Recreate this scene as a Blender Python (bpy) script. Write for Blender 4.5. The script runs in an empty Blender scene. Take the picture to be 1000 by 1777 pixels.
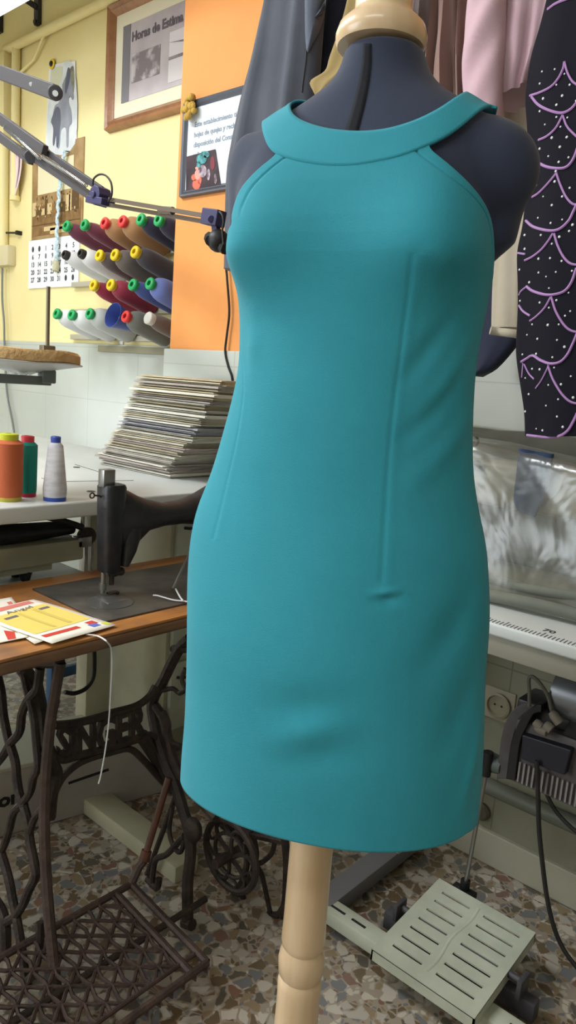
import bpy, bmesh, math, random
from mathutils import Vector, Matrix, Quaternion
from mathutils.bvhtree import BVHTree
random.seed(7)
R = math.radians
SC = bpy.context.scene
COL = SC.collection

# ------------------------------------------------------------------ camera
FPX, EYE = 1260.0, 1.30
PITCH, ROLL, AZ = R(10.0), R(4.3), R(41.0)
FH = Vector((-math.sin(AZ), math.cos(AZ), 0)); RT = Vector((math.cos(AZ), math.sin(AZ), 0)); UP = Vector((0, 0, 1))
FWD = FH * math.cos(PITCH) - UP * math.sin(PITCH)
CU = UP * math.cos(PITCH) + FH * math.sin(PITCH)
IR = RT * math.cos(ROLL) + CU * math.sin(ROLL)
IU = -RT * math.sin(ROLL) + CU * math.cos(ROLL)
CAM = Vector((0, 0, EYE))
cd = bpy.data.cameras.new('camera'); cam = bpy.data.objects.new('camera', cd); COL.objects.link(cam)
cd.sensor_fit = 'VERTICAL'; cd.sensor_height = 24.0; cd.lens = FPX / 1777.0 * 24.0
cd.clip_start = 0.02
m = Matrix.Identity(4)
for i, a in enumerate((IR, IU, -FWD)):
    for j in range(3): m[j][i] = a[j]
m.translation = CAM
cam.matrix_world = m
SC.camera = cam
SC.view_settings.view_transform = 'Standard'; SC.view_settings.look = 'None'
SC.view_settings.gamma = 1.0; SC.view_settings.use_curve_mapping = False
SC.view_settings.exposure = 0.0

# ------------------------------------------------------------------ world and lights
w = bpy.data.worlds.new('world'); SC.world = w; w.use_nodes = True
w.node_tree.nodes['Background'].inputs[0].default_value = (0.8, 0.9, 1, 1)
w.node_tree.nodes['Background'].inputs[1].default_value = 0.4
def area(name, loc, target, sx, sy, power, col=(1, 1, 1)):
    l = bpy.data.lights.new(name, 'AREA'); l.shape = 'RECTANGLE'; l.size = sx; l.size_y = sy; l.energy = power; l.color = col
    o = bpy.data.objects.new(name, l); COL.objects.link(o); o.location = loc
    o.rotation_euler = (Vector(target) - Vector(loc)).to_track_quat('-Z', 'Y').to_euler()
    return o
area('shop_window_daylight', (-2.6, -2.3, 1.75), (-1.2, 1.0, 1.2), 2.4, 1.6, 84, (0.88, 0.95, 1.0))
area('ceiling_tube_light', (-0.2, -0.9, 3.0), (-0.4, -0.2, 0), 1.4, 0.25, 14, (0.95, 0.98, 1.0))
area('ceiling_tube_light', (-2.4, 0.2, 2.95), (-2.2, 0.6, 0), 1.6, 0.25, 60, (0.95, 0.98, 1.0))
area('low_left_fill', (-5.0, 0.3, 0.6), (-2.0, 0.9, 0.3), 1.2, 1.0, 20, (0.9, 0.96, 1.0))  # added fill lamp, low at far left, brightens the floor under the tables

# ------------------------------------------------------------------ helpers
def ray(x, y):
    return (FWD * FPX + IR * (x - 500) - IU * (y - 888.5)).normalized()
def at(x, y, ax, val):
    d = ray(x, y); return CAM + d * ((val - CAM[ax]) / d[ax])
def atY(x, y, Y): return at(x, y, 1, Y)
def atX(x, y, X): return at(x, y, 0, X)
def atZ(x, y, Z): return at(x, y, 2, Z)
def proj(P):
    v = P - CAM; z = v.dot(FWD)
    return 500 + FPX * v.dot(IR) / z, 888.5 - FPX * v.dot(IU) / z
def interp(x, pts):
    if x <= pts[0][0]: return pts[0][1]
    for a, b in zip(pts, pts[1:]):
        if x <= b[0]: return a[1] + (b[1] - a[1]) * (x - a[0]) / (b[0] - a[0])
    return pts[-1][1]
def catmull(pts, n=8):
    P = [Vector(p) for p in pts]
    if len(P) < 3: return P
    out = []
    Q = [P[0] * 2 - P[1]] + P + [P[-1] * 2 - P[-2]]
    for i in range(1, len(Q) - 2):
        for k in range(n):
            t = k / n; a, b, c, d = Q[i - 1], Q[i], Q[i + 1], Q[i + 2]
            out.append(0.5 * ((2 * b) + (c - a) * t + (2 * a - 5 * b + 4 * c - d) * t * t + (3 * b - a - 3 * c + d) * t ** 3))
    out.append(P[-1]); return out
def cat2(pts, n=8): return [(p[0], p[1]) for p in catmull([Vector((a, b, 0)) for a, b in pts], n)]
ORG = {}
class MB:
    def __init__(s): s.v = []; s.f = []; s.mi = []; s.cur = 0
    def add(s, vs, fs):
        b = len(s.v); s.v += [Vector(x) for x in vs]; s.f += [tuple(i + b for i in f) for f in fs]; s.mi += [s.cur] * len(fs); return s
    def box(s, c, size, rot=None, taper=1.0):
        x, y, z = (k / 2 for k in size)
        vs = [Vector((sx * x * (taper if sz > 0 else 1), sy * y * (taper if sz > 0 else 1), sz * z)) for sz in (-1, 1) for sy in (-1, 1) for sx in (-1, 1)]
        if rot is not None: vs = [rot @ v for v in vs]
        return s.add([v + Vector(c) for v in vs], [(0, 2, 3, 1), (4, 5, 7, 6), (0, 1, 5, 4), (2, 6, 7, 3), (0, 4, 6, 2), (1, 3, 7, 5)])
    def bb(s, lo, hi):
        lo = Vector(lo); hi = Vector(hi); return s.box((lo + hi) / 2, hi - lo)
    def rbox(s, lo, hi, r=0.003, seg=2):
        lo = Vector(lo); hi = Vector(hi); bm = bmesh.new(); bmesh.ops.create_cube(bm, size=1)
        for v in bm.verts: v.co = Vector((lo[i] + (v.co[i] + .5) * (hi[i] - lo[i]) for i in range(3)))
        bmesh.ops.bevel(bm, geom=bm.edges[:], offset=r, segments=seg, affect='EDGES', profile=0.5)
        s.frombm(bm); bm.free(); return s
    def frombm(s, bm):
        bm.verts.index_update(); s.add([v.co.copy() for v in bm.verts], [tuple(v.index for v in f.verts) for f in bm.faces])
    def lathe(s, prof, o=(0, 0, 0), axis=(0, 0, 1), n=32, cap=True, xr=None):
        ax = Vector(axis).normalized(); q = ax.orthogonal().normalized() if xr is None else Vector(xr).normalized(); w_ = ax.cross(q); o = Vector(o)
        vs = []; fs = []
        for r_, h in prof:
            for k in range(n):
                a = 2 * math.pi * k / n; vs.append(o + ax * h + (q * math.cos(a) + w_ * math.sin(a)) * r_)
        for i in range(len(prof) - 1):
            for k in range(n):
                k2 = (k + 1) % n; fs.append((i * n + k, i * n + k2, (i + 1) * n + k2, (i + 1) * n + k))
        if cap:
            fs.append(tuple(reversed(range(n)))); fs.append(tuple((len(prof) - 1) * n + k for k in range(n)))
        return s.add(vs, fs)
    def cyl(s, a, b, r0, r1=None, n=20):
        a = Vector(a); b = Vector(b); return s.lathe([(r0, 0), (r1 if r1 is not None else r0, (b - a).length)], a, b - a, n)
    def tube(s, path, r, n=8, closed=False, flat=None, nrm=None):
        P = [Vector(p) for p in path]; N = len(P); vs = []; fs = []
        up = None
        for i in range(N):
            if closed: t = (P[(i + 1) % N] - P[i - 1]).normalized()
            else: t = (P[min(i + 1, N - 1)] - P[max(i - 1, 0)]).normalized()
            if nrm is not None:
                a = (Vector(nrm) - t * Vector(nrm).dot(t)).normalized()
            elif up is None: a = t.orthogonal().normalized()
            else:
                a = up - t * up.dot(t); a = a.normalized() if a.length > 1e-6 else t.orthogonal().normalized()
            up = a; b = t.cross(a)
            rr = r[i] if isinstance(r, (list, tuple)) else r
            fa = flat if flat else 1.0
            for k in range(n):
                an = 2 * math.pi * (k + .5) / n; vs.append(P[i] + a * math.cos(an) * rr * fa + b * math.sin(an) * rr)
        M = N if closed else N - 1
        for i in range(M):
            j = (i + 1) % N
            for k in range(n):
                k2 = (k + 1) % n; fs.append((i * n + k, i * n + k2, j * n + k2, j * n + k))
        if not closed: fs.append(tuple(reversed(range(n)))); fs.append(tuple((N - 1) * n + k for k in range(n)))
        return s.add(vs, fs)
    def sph(s, c, r, nu=16, nv=10, sc=(1, 1, 1)):
        prof = [(max(1e-5, r * math.sin(math.pi * i / nv)), -r * math.cos(math.pi * i / nv)) for i in range(nv + 1)]
        b = len(s.v); s.lathe(prof, (0, 0, 0), (0, 0, 1), nu, cap=False)
        for i in range(b, len(s.v)): s.v[i] = Vector((s.v[i].x * sc[0] + c[0], s.v[i].y * sc[1] + c[1], s.v[i].z * sc[2] + c[2]))
        return s
    def prism(s, pts, ext):
        P = [Vector(p) for p in pts]; e = Vector(ext); n = len(P)
        return s.add(P + [p + e for p in P], [tuple(reversed(range(n))), tuple(range(n, 2 * n))] + [(i, (i + 1) % n, n + (i + 1) % n, n + i) for i in range(n)])
    def grid(s, rows):
        n = len(rows[0]); vs = [p for r_ in rows for p in r_]; fs = []
        for i in range(len(rows) - 1):
            for k in range(n - 1): fs.append((i * n + k, i * n + k + 1, (i + 1) * n + k + 1, (i + 1) * n + k))
        return s.add(vs, fs)
    def ring_loft(s, rings, cap=True):
        n = len(rings[0]); vs = [p for r_ in rings for p in r_]; fs = []
        for i in range(len(rings) - 1):
            for k in range(n):
                k2 = (k + 1) % n; fs.append((i * n + k, i * n + k2, (i + 1) * n + k2, (i + 1) * n + k))
        if cap: fs.append(tuple(reversed(range(n)))); fs.append(tuple((len(rings) - 1) * n + k for k in range(n)))
        return s.add(vs, fs)
    def build(s, name, mat, parent=None, smooth=True, bevel=0, ang=40, origin=None, recalc=True):
        me = bpy.data.meshes.new(name)
        if parent is not None: org = ORG[parent.name]
        elif origin is not None: org = Vector(origin)
        else:
            xs = [v.x for v in s.v]; ys = [v.y for v in s.v]; zs = [v.z for v in s.v]
            org = Vector(((min(xs) + max(xs)) / 2, (min(ys) + max(ys)) / 2, min(zs)))
        me.from_pydata([v - org for v in s.v], [], s.f); me.validate()
        if recalc:
            bm = bmesh.new(); bm.from_mesh(me); bmesh.ops.recalc_face_normals(bm, faces=bm.faces); bm.to_mesh(me); bm.free()
        mats = mat if isinstance(mat, (list, tuple)) else [mat]
        for q in mats: me.materials.append(q)
        if len(mats) > 1 and len(me.polygons) == len(s.mi):
            for p, k in zip(me.polygons, s.mi): p.material_index = k
        if smooth:
            me.polygons.foreach_set('use_smooth', [True] * len(me.polygons)); me.set_sharp_from_angle(angle=R(ang))
        o = bpy.data.objects.new(name, me); COL.objects.link(o)
        if parent is not None: o.parent = parent
        else: o.location = org
        ORG[o.name] = org
        if bevel:
            md = o.modifiers.new('bevel', 'BEVEL'); md.width = bevel; md.segments = 2; md.limit_method = 'ANGLE'; md.angle_limit = R(35)
        return o
def thing(name, loc, label, cat, group=None):
    o = bpy.data.objects.new(name, None); COL.objects.link(o); o.location = loc; o.empty_display_size = .05
    ORG[o.name] = Vector(loc); return tag(o, label, cat, group)
def tag(o, label, cat, group=None):
    o['label'] = label; o['category'] = cat
    if group: o['group'] = group
    return o
def struct(o): o['kind'] = 'structure'; return o
def lab(o, t): o['label'] = t; return o
def text_mesh(txt, size, o, xdir, ydir, depth=0.0, bold=0.0, align='LEFT'):
    """letters as real mesh, lower-left at o, running along xdir; returns MB pieces list"""
    c = bpy.data.curves.new('txt', 'FONT'); c.body = txt; c.size = size; c.extrude = max(depth, 0) / 2; c.offset = bold; c.align_x = align; c.resolution_u = 2
    ob = bpy.data.objects.new('txt', c); COL.objects.link(ob)
    me = bpy.data.meshes.new_from_object(ob.evaluated_get(bpy.context.evaluated_depsgraph_get()))
    bpy.data.objects.remove(ob); bpy.data.curves.remove(c)
    X = Vector(xdir).normalized(); Y = Vector(ydir).normalized(); Z = X.cross(Y); O = Vector(o)
    mb = MB(); mb.add([O + X * v.co.x + Y * v.co.y + Z * (v.co.z + max(depth, 0) / 2) for v in me.vertices], [tuple(p.vertices) for p in me.polygons])
    bpy.data.meshes.remove(me); return mb

# ------------------------------------------------------------------ materials
def lin(c):
    return tuple(((x / 255) / 12.92 if x / 255 <= 0.04045 else ((x / 255 + 0.055) / 1.055) ** 2.4) for x in c) + (1,)
def mat(name, c, rough=0.6, metal=0.0, c2=None, nscale=20, bump=0.0, bscale=60, spec=0.4, stretch=None, lo=.35, hi=.65, sheen=0, coat=0, detail=4):
    m_ = bpy.data.materials.new(name); m_.use_nodes = True; nt = m_.node_tree; b = nt.nodes['Principled BSDF']
    b.inputs['Base Color'].default_value = lin(c); b.inputs['Roughness'].default_value = rough; b.inputs['Metallic'].default_value = metal
    b.inputs['Specular IOR Level'].default_value = spec
    if sheen: b.inputs['Sheen Weight'].default_value = sheen; b.inputs['Sheen Roughness'].default_value = .4
    if coat: b.inputs['Coat Weight'].default_value = coat; b.inputs['Coat Roughness'].default_value = .15
    tc = nt.nodes.new('ShaderNodeTexCoord'); mp = nt.nodes.new('ShaderNodeMapping'); nt.links.new(tc.outputs['Object'], mp.inputs[0])
    if stretch: mp.inputs['Scale'].default_value = stretch
    if c2:
        n = nt.nodes.new('ShaderNodeTexNoise'); n.inputs['Scale'].default_value = nscale; n.inputs['Detail'].default_value = detail
        rp = nt.nodes.new('ShaderNodeValToRGB'); rp.color_ramp.elements[0].position = lo; rp.color_ramp.elements[1].position = hi
        rp.color_ramp.elements[0].color = lin(c); rp.color_ramp.elements[1].color = lin(c2)
        nt.links.new(mp.outputs[0], n.inputs['Vector']); nt.links.new(n.outputs['Fac'], rp.inputs[0]); nt.links.new(rp.outputs[0], b.inputs['Base Color'])
    if bump:
        n2 = nt.nodes.new('ShaderNodeTexNoise'); n2.inputs['Scale'].default_value = bscale; n2.inputs['Detail'].default_value = 5
        bp = nt.nodes.new('ShaderNodeBump'); bp.inputs['Strength'].default_value = bump; bp.inputs['Distance'].default_value = .01
        nt.links.new(mp.outputs[0], n2.inputs['Vector']); nt.links.new(n2.outputs['Fac'], bp.inputs['Height']); nt.links.new(bp.outputs[0], b.inputs['Normal'])
    return m_
def weave(m_, scale=900, strength=.25, big=0):
    nt = m_.node_tree; b = nt.nodes['Principled BSDF']; tc = nt.nodes.new('ShaderNodeTexCoord')
    bp = nt.nodes.new('ShaderNodeBump'); bp.inputs['Strength'].default_value = strength; bp.inputs['Distance'].default_value = .0012
    n = nt.nodes.new('ShaderNodeTexNoise'); n.inputs['Scale'].default_value = scale; n.inputs['Detail'].default_value = 1
    nt.links.new(tc.outputs['Object'], n.inputs['Vector']); nt.links.new(n.outputs['Fac'], bp.inputs['Height']); nt.links.new(bp.outputs[0], b.inputs['Normal'])
    return m_
M = {}
M['yellow'] = mat('yellow_paint', (234, 221, 166), .7, c2=(229, 214, 156), nscale=3, bump=.15, bscale=25)
M['orange'] = mat('orange_paint', (224, 150, 84), .7, c2=(218, 144, 78), nscale=4, bump=.15, bscale=25)
M['ceil'] = mat('ceiling_paint', (235, 232, 220), .8)
M['white'] = mat('white_laminate', (206, 210, 208), .35, c2=(198, 202, 199), nscale=4)
M['wedge'] = mat('white_laminate_edge', (196, 194, 186), .5)
M['cream'] = mat('cream_enamel', (176, 172, 146), .45, c2=(160, 156, 132), nscale=9, bump=.05)
M['pale_green'] = mat('pale_grey_enamel', (186, 190, 172), .45, c2=(170, 174, 156), nscale=12, bump=.05)
M['greymetal'] = mat('grey_lamp_enamel', (70, 68, 72), .5, metal=.1)
M['steel'] = mat('brushed_steel', (150, 150, 148), .35, metal=.9)
M['iron'] = mat('dark_cast_iron', (46, 40, 38), .55, metal=.3, c2=(66, 54, 48), nscale=30, bump=.3, bscale=120)
M['rust'] = mat('worn_brown_iron', (62, 50, 46), .6, metal=.2, c2=(82, 66, 60), nscale=25, bump=.3, bscale=120)
M['japan'] = mat('worn_black_enamel', (28, 30, 34), .38, c2=(44, 44, 46), nscale=18, bump=.1, bscale=90)
M['plate'] = mat('worn_steel_bed', (74, 72, 68), .4, metal=.5, c2=(104, 100, 92), nscale=10, bump=.05)
M['black'] = mat('black_plastic', (24, 24, 26), .5)
M['blackcable'] = mat('black_cable', (28, 27, 26), .55)
M['greycable'] = mat('grey_cable', (120, 124, 122), .5)
M['navyplastic'] = mat('navy_plastic', (56, 54, 92), .5)
M['birch'] = mat('varnished_birch', (228, 202, 166), .3, c2=(216, 186, 148), nscale=6, stretch=(6, 6, .6), coat=.4)
M['paper'] = mat('white_paper', (228, 230, 232), .8)
M['jersey'] = weave(mat('charcoal_jersey', (46, 54, 76), .85, sheen=.25), 1200, .3)
M['jerseydark'] = mat('dark_neck_strip', (16, 19, 28), .9)
M['dress'] = weave(mat('turquoise_crepe', (52, 152, 170), .8, sheen=.12, c2=(48, 146, 164), nscale=6, spec=.25), 1100, .45)
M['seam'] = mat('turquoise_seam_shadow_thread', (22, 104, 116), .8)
def tiles(name, c, mortar, sx, sz, off=(0, 0)):
    m_ = mat(name, c, .22, c2=tuple(x - 9 for x in c), nscale=2.2, spec=.5); nt = m_.node_tree; b = nt.nodes['Principled BSDF']
    src = b.inputs['Base Color'].links[0].from_socket
    tc = nt.nodes.new('ShaderNodeTexCoord'); sp = nt.nodes.new('ShaderNodeSeparateXYZ'); nt.links.new(tc.outputs['Object'], sp.inputs[0])
    cb = nt.nodes.new('ShaderNodeCombineXYZ'); nt.links.new(sp.outputs[0], cb.inputs[0]); nt.links.new(sp.outputs[2], cb.inputs[1])
    br = nt.nodes.new('ShaderNodeTexBrick'); br.offset = 0; br.inputs['Scale'].default_value = 1; br.inputs['Brick Width'].default_value = sx; br.inputs['Row Height'].default_value = sz
    br.inputs['Mortar Size'].default_value = .0025; br.inputs['Mortar Smooth'].default_value = .3; br.inputs['Mortar'].default_value = lin(mortar)
    nt.links.new(cb.outputs[0], br.inputs['Vector']); nt.links.new(src, br.inputs['Color1']); nt.links.new(src, br.inputs['Color2'])
    nt.links.new(br.outputs['Color'], b.inputs['Base Color']); return m_
M['tile'] = tiles('glazed_wall_tile', (188, 195, 190), (170, 175, 168), .4, .255)
def terrazzo():
    m_ = mat('terrazzo', (150, 138, 120), .3, spec=.5); nt = m_.node_tree; b = nt.nodes['Principled BSDF']; L = nt.links.new
    tc = nt.nodes.new('ShaderNodeTexCoord')
    ns = nt.nodes.new('ShaderNodeTexNoise'); ns.inputs['Scale'].default_value = 22; L(tc.outputs['Object'], ns.inputs['Vector'])
    ad = nt.nodes.new('ShaderNodeVectorMath'); ad.operation = 'MULTIPLY_ADD'; L(ns.outputs['Color'], ad.inputs[0]); ad.inputs[1].default_value = (.03, .03, 0); L(tc.outputs['Object'], ad.inputs[2])
    def layer(scale, w0, w1, thr):
        v = nt.nodes.new('ShaderNodeTexVoronoi'); v.voronoi_dimensions = '2D'; v.inputs['Scale'].default_value = scale; L(ad.outputs[0], v.inputs['Vector'])
        v2 = nt.nodes.new('ShaderNodeTexVoronoi'); v2.voronoi_dimensions = '2D'; v2.feature = 'DISTANCE_TO_EDGE'; v2.inputs['Scale'].default_value = scale; L(ad.outputs[0], v2.inputs['Vector'])
        sp = nt.nodes.new('ShaderNodeSeparateColor'); L(v.outputs['Color'], sp.inputs[0])
        r1 = nt.nodes.new('ShaderNodeValToRGB'); e = r1.color_ramp; e.interpolation = 'CONSTANT'
        cols = [(0, (104, 88, 66)), (.2, (168, 160, 148)), (.36, (94, 88, 78)), (.5, (136, 118, 92)), (.62, (112, 112, 112)), (.76, (184, 176, 162)), (.93, (122, 92, 78))]
        e.elements[0].color = lin(cols[0][1]); e.elements[1].position = cols[1][0]; e.elements[1].color = lin(cols[1][1])
        for p_, c_ in cols[2:]: q = e.elements.new(p_); q.color = lin(c_)
        L(sp.outputs[0], r1.inputs[0])
        r2 = nt.nodes.new('ShaderNodeValToRGB'); r2.color_ramp.elements[0].position = w0; r2.color_ramp.elements[1].position = w1; L(v2.outputs['Distance'], r2.inputs[0])
        gt = nt.nodes.new('ShaderNodeMath'); gt.operation = 'GREATER_THAN'; gt.inputs[1].default_value = thr; L(sp.outputs[1], gt.inputs[0])
        mu = nt.nodes.new('ShaderNodeMath'); mu.operation = 'MULTIPLY'; L(r2.outputs[0], mu.inputs[0]); L(gt.outputs[0], mu.inputs[1])
        return r1.outputs[0], mu.outputs[0]
    c1, m1 = layer(34, .06, .13, .30); c2, m2 = layer(75, .06, .2, .35)
    x1 = nt.nodes.new('ShaderNodeMix'); x1.data_type = 'RGBA'; x1.inputs[6].default_value = lin((150, 138, 122)); L(m2, x1.inputs[0]); L(c2, x1.inputs[7])
    x2 = nt.nodes.new('ShaderNodeMix'); x2.data_type = 'RGBA'; L(m1, x2.inputs[0]); L(x1.outputs[2], x2.inputs[6]); L(c1, x2.inputs[7])
    L(x2.outputs[2], b.inputs['Base Color']); return m_
M['floor'] = terrazzo()
def wood(name, c1, c2, c3):
    m_ = mat(name, c1, .38, spec=.4, coat=.15); nt = m_.node_tree; b = nt.nodes['Principled BSDF']; L = nt.links.new
    tc = nt.nodes.new('ShaderNodeTexCoord'); mp = nt.nodes.new('ShaderNodeMapping'); mp.inputs['Scale'].default_value = (22, 1.6, 22); L(tc.outputs['Object'], mp.inputs[0])
    n = nt.nodes.new('ShaderNodeTexNoise'); n.inputs['Scale'].default_value = 2.2; n.inputs['Detail'].default_value = 6; n.inputs['Distortion'].default_value = .6; L(mp.outputs[0], n.inputs['Vector'])
    r1 = nt.nodes.new('ShaderNodeValToRGB'); r1.color_ramp.elements[0].position = .3; r1.color_ramp.elements[0].color = lin(c1); r1.color_ramp.elements[1].position = .7; r1.color_ramp.elements[1].color = lin(c2); L(n.outputs['Fac'], r1.inputs[0])
    n2 = nt.nodes.new('ShaderNodeTexNoise'); n2.inputs['Scale'].default_value = 5; n2.inputs['Detail'].default_value = 5; L(tc.outputs['Object'], n2.inputs['Vector'])
    r2 = nt.nodes.new('ShaderNodeValToRGB'); r2.color_ramp.elements[0].position = .45; r2.color_ramp.elements[1].position = .66; L(n2.outputs['Fac'], r2.inputs[0])
    x = nt.nodes.new('ShaderNodeMix'); x.data_type = 'RGBA'; L(r2.outputs[0], x.inputs[0]); L(r1.outputs[0], x.inputs[6]); x.inputs[7].default_value = lin(c3)
    L(x.outputs[2], b.inputs['Base Color']); return m_
M['wood'] = wood('worn_orange_wood', (188, 128, 68), (158, 102, 50), (122, 90, 66))
M['woodedge'] = wood('worn_brown_wood_edge', (104, 74, 52), (130, 98, 72), (82, 60, 48))
def cloth(name, c, c2=None, rough=.85): return weave(mat(name, c, rough, c2=c2, nscale=7, sheen=.2, spec=.25), 700, .35)

# ------------------------------------------------------------------ room
YB, YR = 1.855, 2.10
PX = -2.286
TH = 1.405
def slab(name, lo, hi, m_): return struct(MB().bb(lo, hi).build(name, m_, smooth=False))
slab('floor', (-5.2, -2.6, -.05), (2.4, 2.2, 0), M['floor'])
slab('ceiling', (-5.2, -2.6, 3.15), (2.4, 2.2, 3.2), M['ceil'])
slab('wall_left', (-5.25, -2.6, 0), (-5.2, 2.2, 3.15), M['yellow'])
slab('wall_right', (2.4, -2.6, 0), (2.45, 2.2, 3.15), M['ceil'])
slab('wall_front', (-5.2, -2.65, 0), (2.4, -2.6, 3.15), M['ceil'])
slab('wall_back', (-5.2, YR, 0), (PX, YR + .1, 3.15), M['yellow'])
slab('wall_back_orange', (PX, YB, 0), (2.4, YR + .1, 3.15), M['orange'])
struct(MB().rbox((-5.2, YR - .012, 0), (PX, YR, TH + .017), .002).build('trim_1', M['tile'], smooth=False, origin=(-5.2, YR, 1.405 - .255 * 6)))
struct(MB().rbox((PX - .022, YB - .012, 0), (2.4, YB, TH - .005), .003).build('trim_2', M['tile'], smooth=False, origin=(PX - .022, YB, 1.344 - .255 * 6)))
struct(MB().rbox((-1.15, YB - .014, 0), (2.4, YB, 1.95), .003).build('trim_3', tiles('shaded_wall_tile', (138, 138, 120), (114, 114, 98), .4, .255), smooth=False, origin=(-1.15, YB, 1.344 - .255 * 6)))  # wall tile colour darkened to stand in for shade on the right
struct(MB().rbox((PX, YB - .03, 0), (2.4, YB - .012, .098), .003).build('baseboard_back', mat('baseboard_paint', (172, 170, 152), .5), smooth=False))
o = MB(); o.tube([(PX - .03, YB - .035, .235), (2.3, YB - .035, .235)], .022, 12)
for x in (-2.0, -1.2, -.4, .6): o.bb((x - .01, YB - .035, .2), (x + .01, YB - .012, .27))
tag(o.build('water_pipe', mat('grey_green_pipe_paint', (108, 112, 102), .5)), 'grey-green pipe running low along the tiled wall above the baseboard', 'pipe')
# ------------------------------------------------------------------ mannequin
AXX, AXY = -0.5741, 0.768
PSI = R(24)
VD = -FH * math.cos(PSI) - RT * math.sin(PSI); UD = RT * math.cos(PSI) - FH * math.sin(PSI)
TAB = [(0.640,0.2114,0.2357), (0.670,0.2124,0.2321), (0.700,0.2136,0.2289), (0.740,0.2140,0.2251), (0.800,0.2115,0.2233), (0.860,0.2125,0.2194), (0.920,0.2148,0.2135), (0.960,0.2172,0.2101), (1.000,0.2205,0.2090), (1.040,0.2220,0.2058), (1.080,0.2200,0.1994), (1.120,0.2123,0.1920), (1.160,0.1960,0.1782), (1.200,0.1842,0.1668), (1.240,0.1741,0.1606), (1.280,0.1641,0.1568), (1.320,0.1578,0.1539), (1.360,0.1596,0.1543), (1.390,0.1614,0.1568), (1.420,0.1616,0.1591), (1.450,0.1570,0.1618), (1.480,0.1516,0.1606), (1.510,0.1701,0.1603), (1.540,0.1836,0.1646), (1.570,0.1875,0.1667), (1.595,0.1826,0.1669), (1.620,0.1578,0.1511), (1.640,0.1070,0.1048), (1.660,0.0601,0.0754), (1.680,0.0536,0.0656), (1.700,0.0520,0.0590), (1.720,0.0520,0.0560), (1.750,0.0466,0.0450), (1.780,0.0496,0.0416)]
BF = [(0.6,.125),(.75,.122),(.95,.122),(1.05,.112),(1.17,.100),(1.25,.098),(1.33,.100),(1.40,.100),(1.47,.108),(1.55,.095),(1.60,.078),(1.64,.062),(1.68,.055),(1.80,.054)]
BBK = [(0.6,.135),(.75,.135),(.95,.130),(1.05,.118),(1.17,.095),(1.25,.090),(1.33,.095),(1.47,.100),(1.55,.095),(1.60,.080),(1.64,.065),(1.68,.058),(1.80,.056)]
def smooth_tab(tab):
    z = [t[0] for t in tab]
    def f(k):
        pts = [(t[0], t[k]) for t in tab]
        return lambda zz: sum(interp(zz + d, pts) * w_ for d, w_ in ((-.02, .15), (-.01, .2), (0, .3), (.01, .2), (.02, .15)))
    return f
AL = smooth_tab(TAB)(1); AR_ = smooth_tab(TAB)(2)
def bust(z, ph):
    d = 0
    if abs(ph) > 1.9: return 0
    for s in (-1, 1):
        dz = z - 1.462; sz = .050 if dz < 0 else .085
        d += .040 * math.exp(-((ph - s * R(43)) / .42) ** 2 - (dz / sz) ** 2)
    return d
def wrap(a): return (a + math.pi) % (2 * math.pi) - math.pi
FOLDS = []   # (phi0,z0, phi1,z1, width, height)
def surf(z, ph, off=0.0, folds=False):
    a = (AL(z) if ph < 0 else AR_(z)); b = interp(z, BF) if abs(ph) < math.pi / 2 else interp(z, BBK)
    b = sum(interp(z + d, BF if abs(ph) < math.pi / 2 else BBK) for d in (-.02, 0, .02)) / 3
    px, py = a * math.sin(ph), b * math.cos(ph)
    nx, ny = px / a ** 2, py / b ** 2; nn = math.hypot(nx, ny)
    d = bust(z, ph) + off
    if folds: d += fold_h(z, ph)
    px += d * nx / nn; py += d * ny / nn
    return Vector((AXX, AXY, z)) + UD * px + VD * py
def seg_d(p, a, b):
    ax_, ay = a; bx, by = b; dx, dy = bx - ax_, by - ay; t = max(0, min(1, ((p[0] - ax_) * dx + (p[1] - ay) * dy) / (dx * dx + dy * dy)))
    return math.hypot(p[0] - ax_ - t * dx, p[1] - ay - t * dy), t
# dart lines as (z, phi) measured around the body; filled in after px_to_pz exists
DARTS = []
def fold_h(z, ph):
    h = 0; x = ph * .17
    for (p0, z0, p1, z1, w_, hh) in FOLDS:
        if abs(z - (z0 + z1) / 2) > abs(z1 - z0) / 2 + 3 * w_: continue
        d, t = seg_d((x, z), (p0 * .17, z0), (p1 * .17, z1))
        if d < 3 * w_: h += hh * math.exp(-(d / w_) ** 2) * (1 - .6 * abs(2 * t - 1))
    for poly in DARTS:
        if poly[0][0] <= z <= poly[-1][0]:
            d = abs(x - interp(z, poly) * .17); h -= .0011 * math.exp(-(d / .0022) ** 2)
            h += .0004 * math.exp(-((x - interp(z, poly) * .17 - .008) / .006) ** 2)
    return h
def px_to_pz(x, y, off=0.0):
    """body angle and height of the front point seen at a pixel"""
    ph, z = (x - 610) / 260.0, 1.137 + (888 - y) / 1150.0
    for _ in range(40):
        p = proj(surf(z, ph, off)); ex, ey = x - p[0], y - p[1]
        if abs(ex) + abs(ey) < .3: break
        p1 = proj(surf(z, ph + .01, off)); p2 = proj(surf(z + .004, ph, off))
        a, b, c, d = (p1[0] - p[0]) / .01, (p2[0] - p[0]) / .004, (p1[1] - p[1]) / .01, (p2[1] - p[1]) / .004
        D = a * d - b * c
        if abs(D) < 1e-3: break
        dp = (ex * d - b * ey) / D; dz = (a * ey - c * ex) / D
        ph += max(-.15, min(.15, dp)); z += max(-.05, min(.05, dz)); ph = max(-2, min(2, ph)); z = max(.6, min(1.72, z))
    return ph, z
manneq = thing('dress_form', (AXX, AXY, 0), 'charcoal jersey tailor\'s dress form on a pale turned wooden pole, wearing a turquoise dress', 'mannequin')
ZT = 1.706
mb = MB(); rings = []
zz = .80
while zz < ZT + .001:
    rings.append([surf(zz, wrap(2 * math.pi * k / 72 - math.pi + .0001), -.008) for k in range(72)]); zz += .0125
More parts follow.
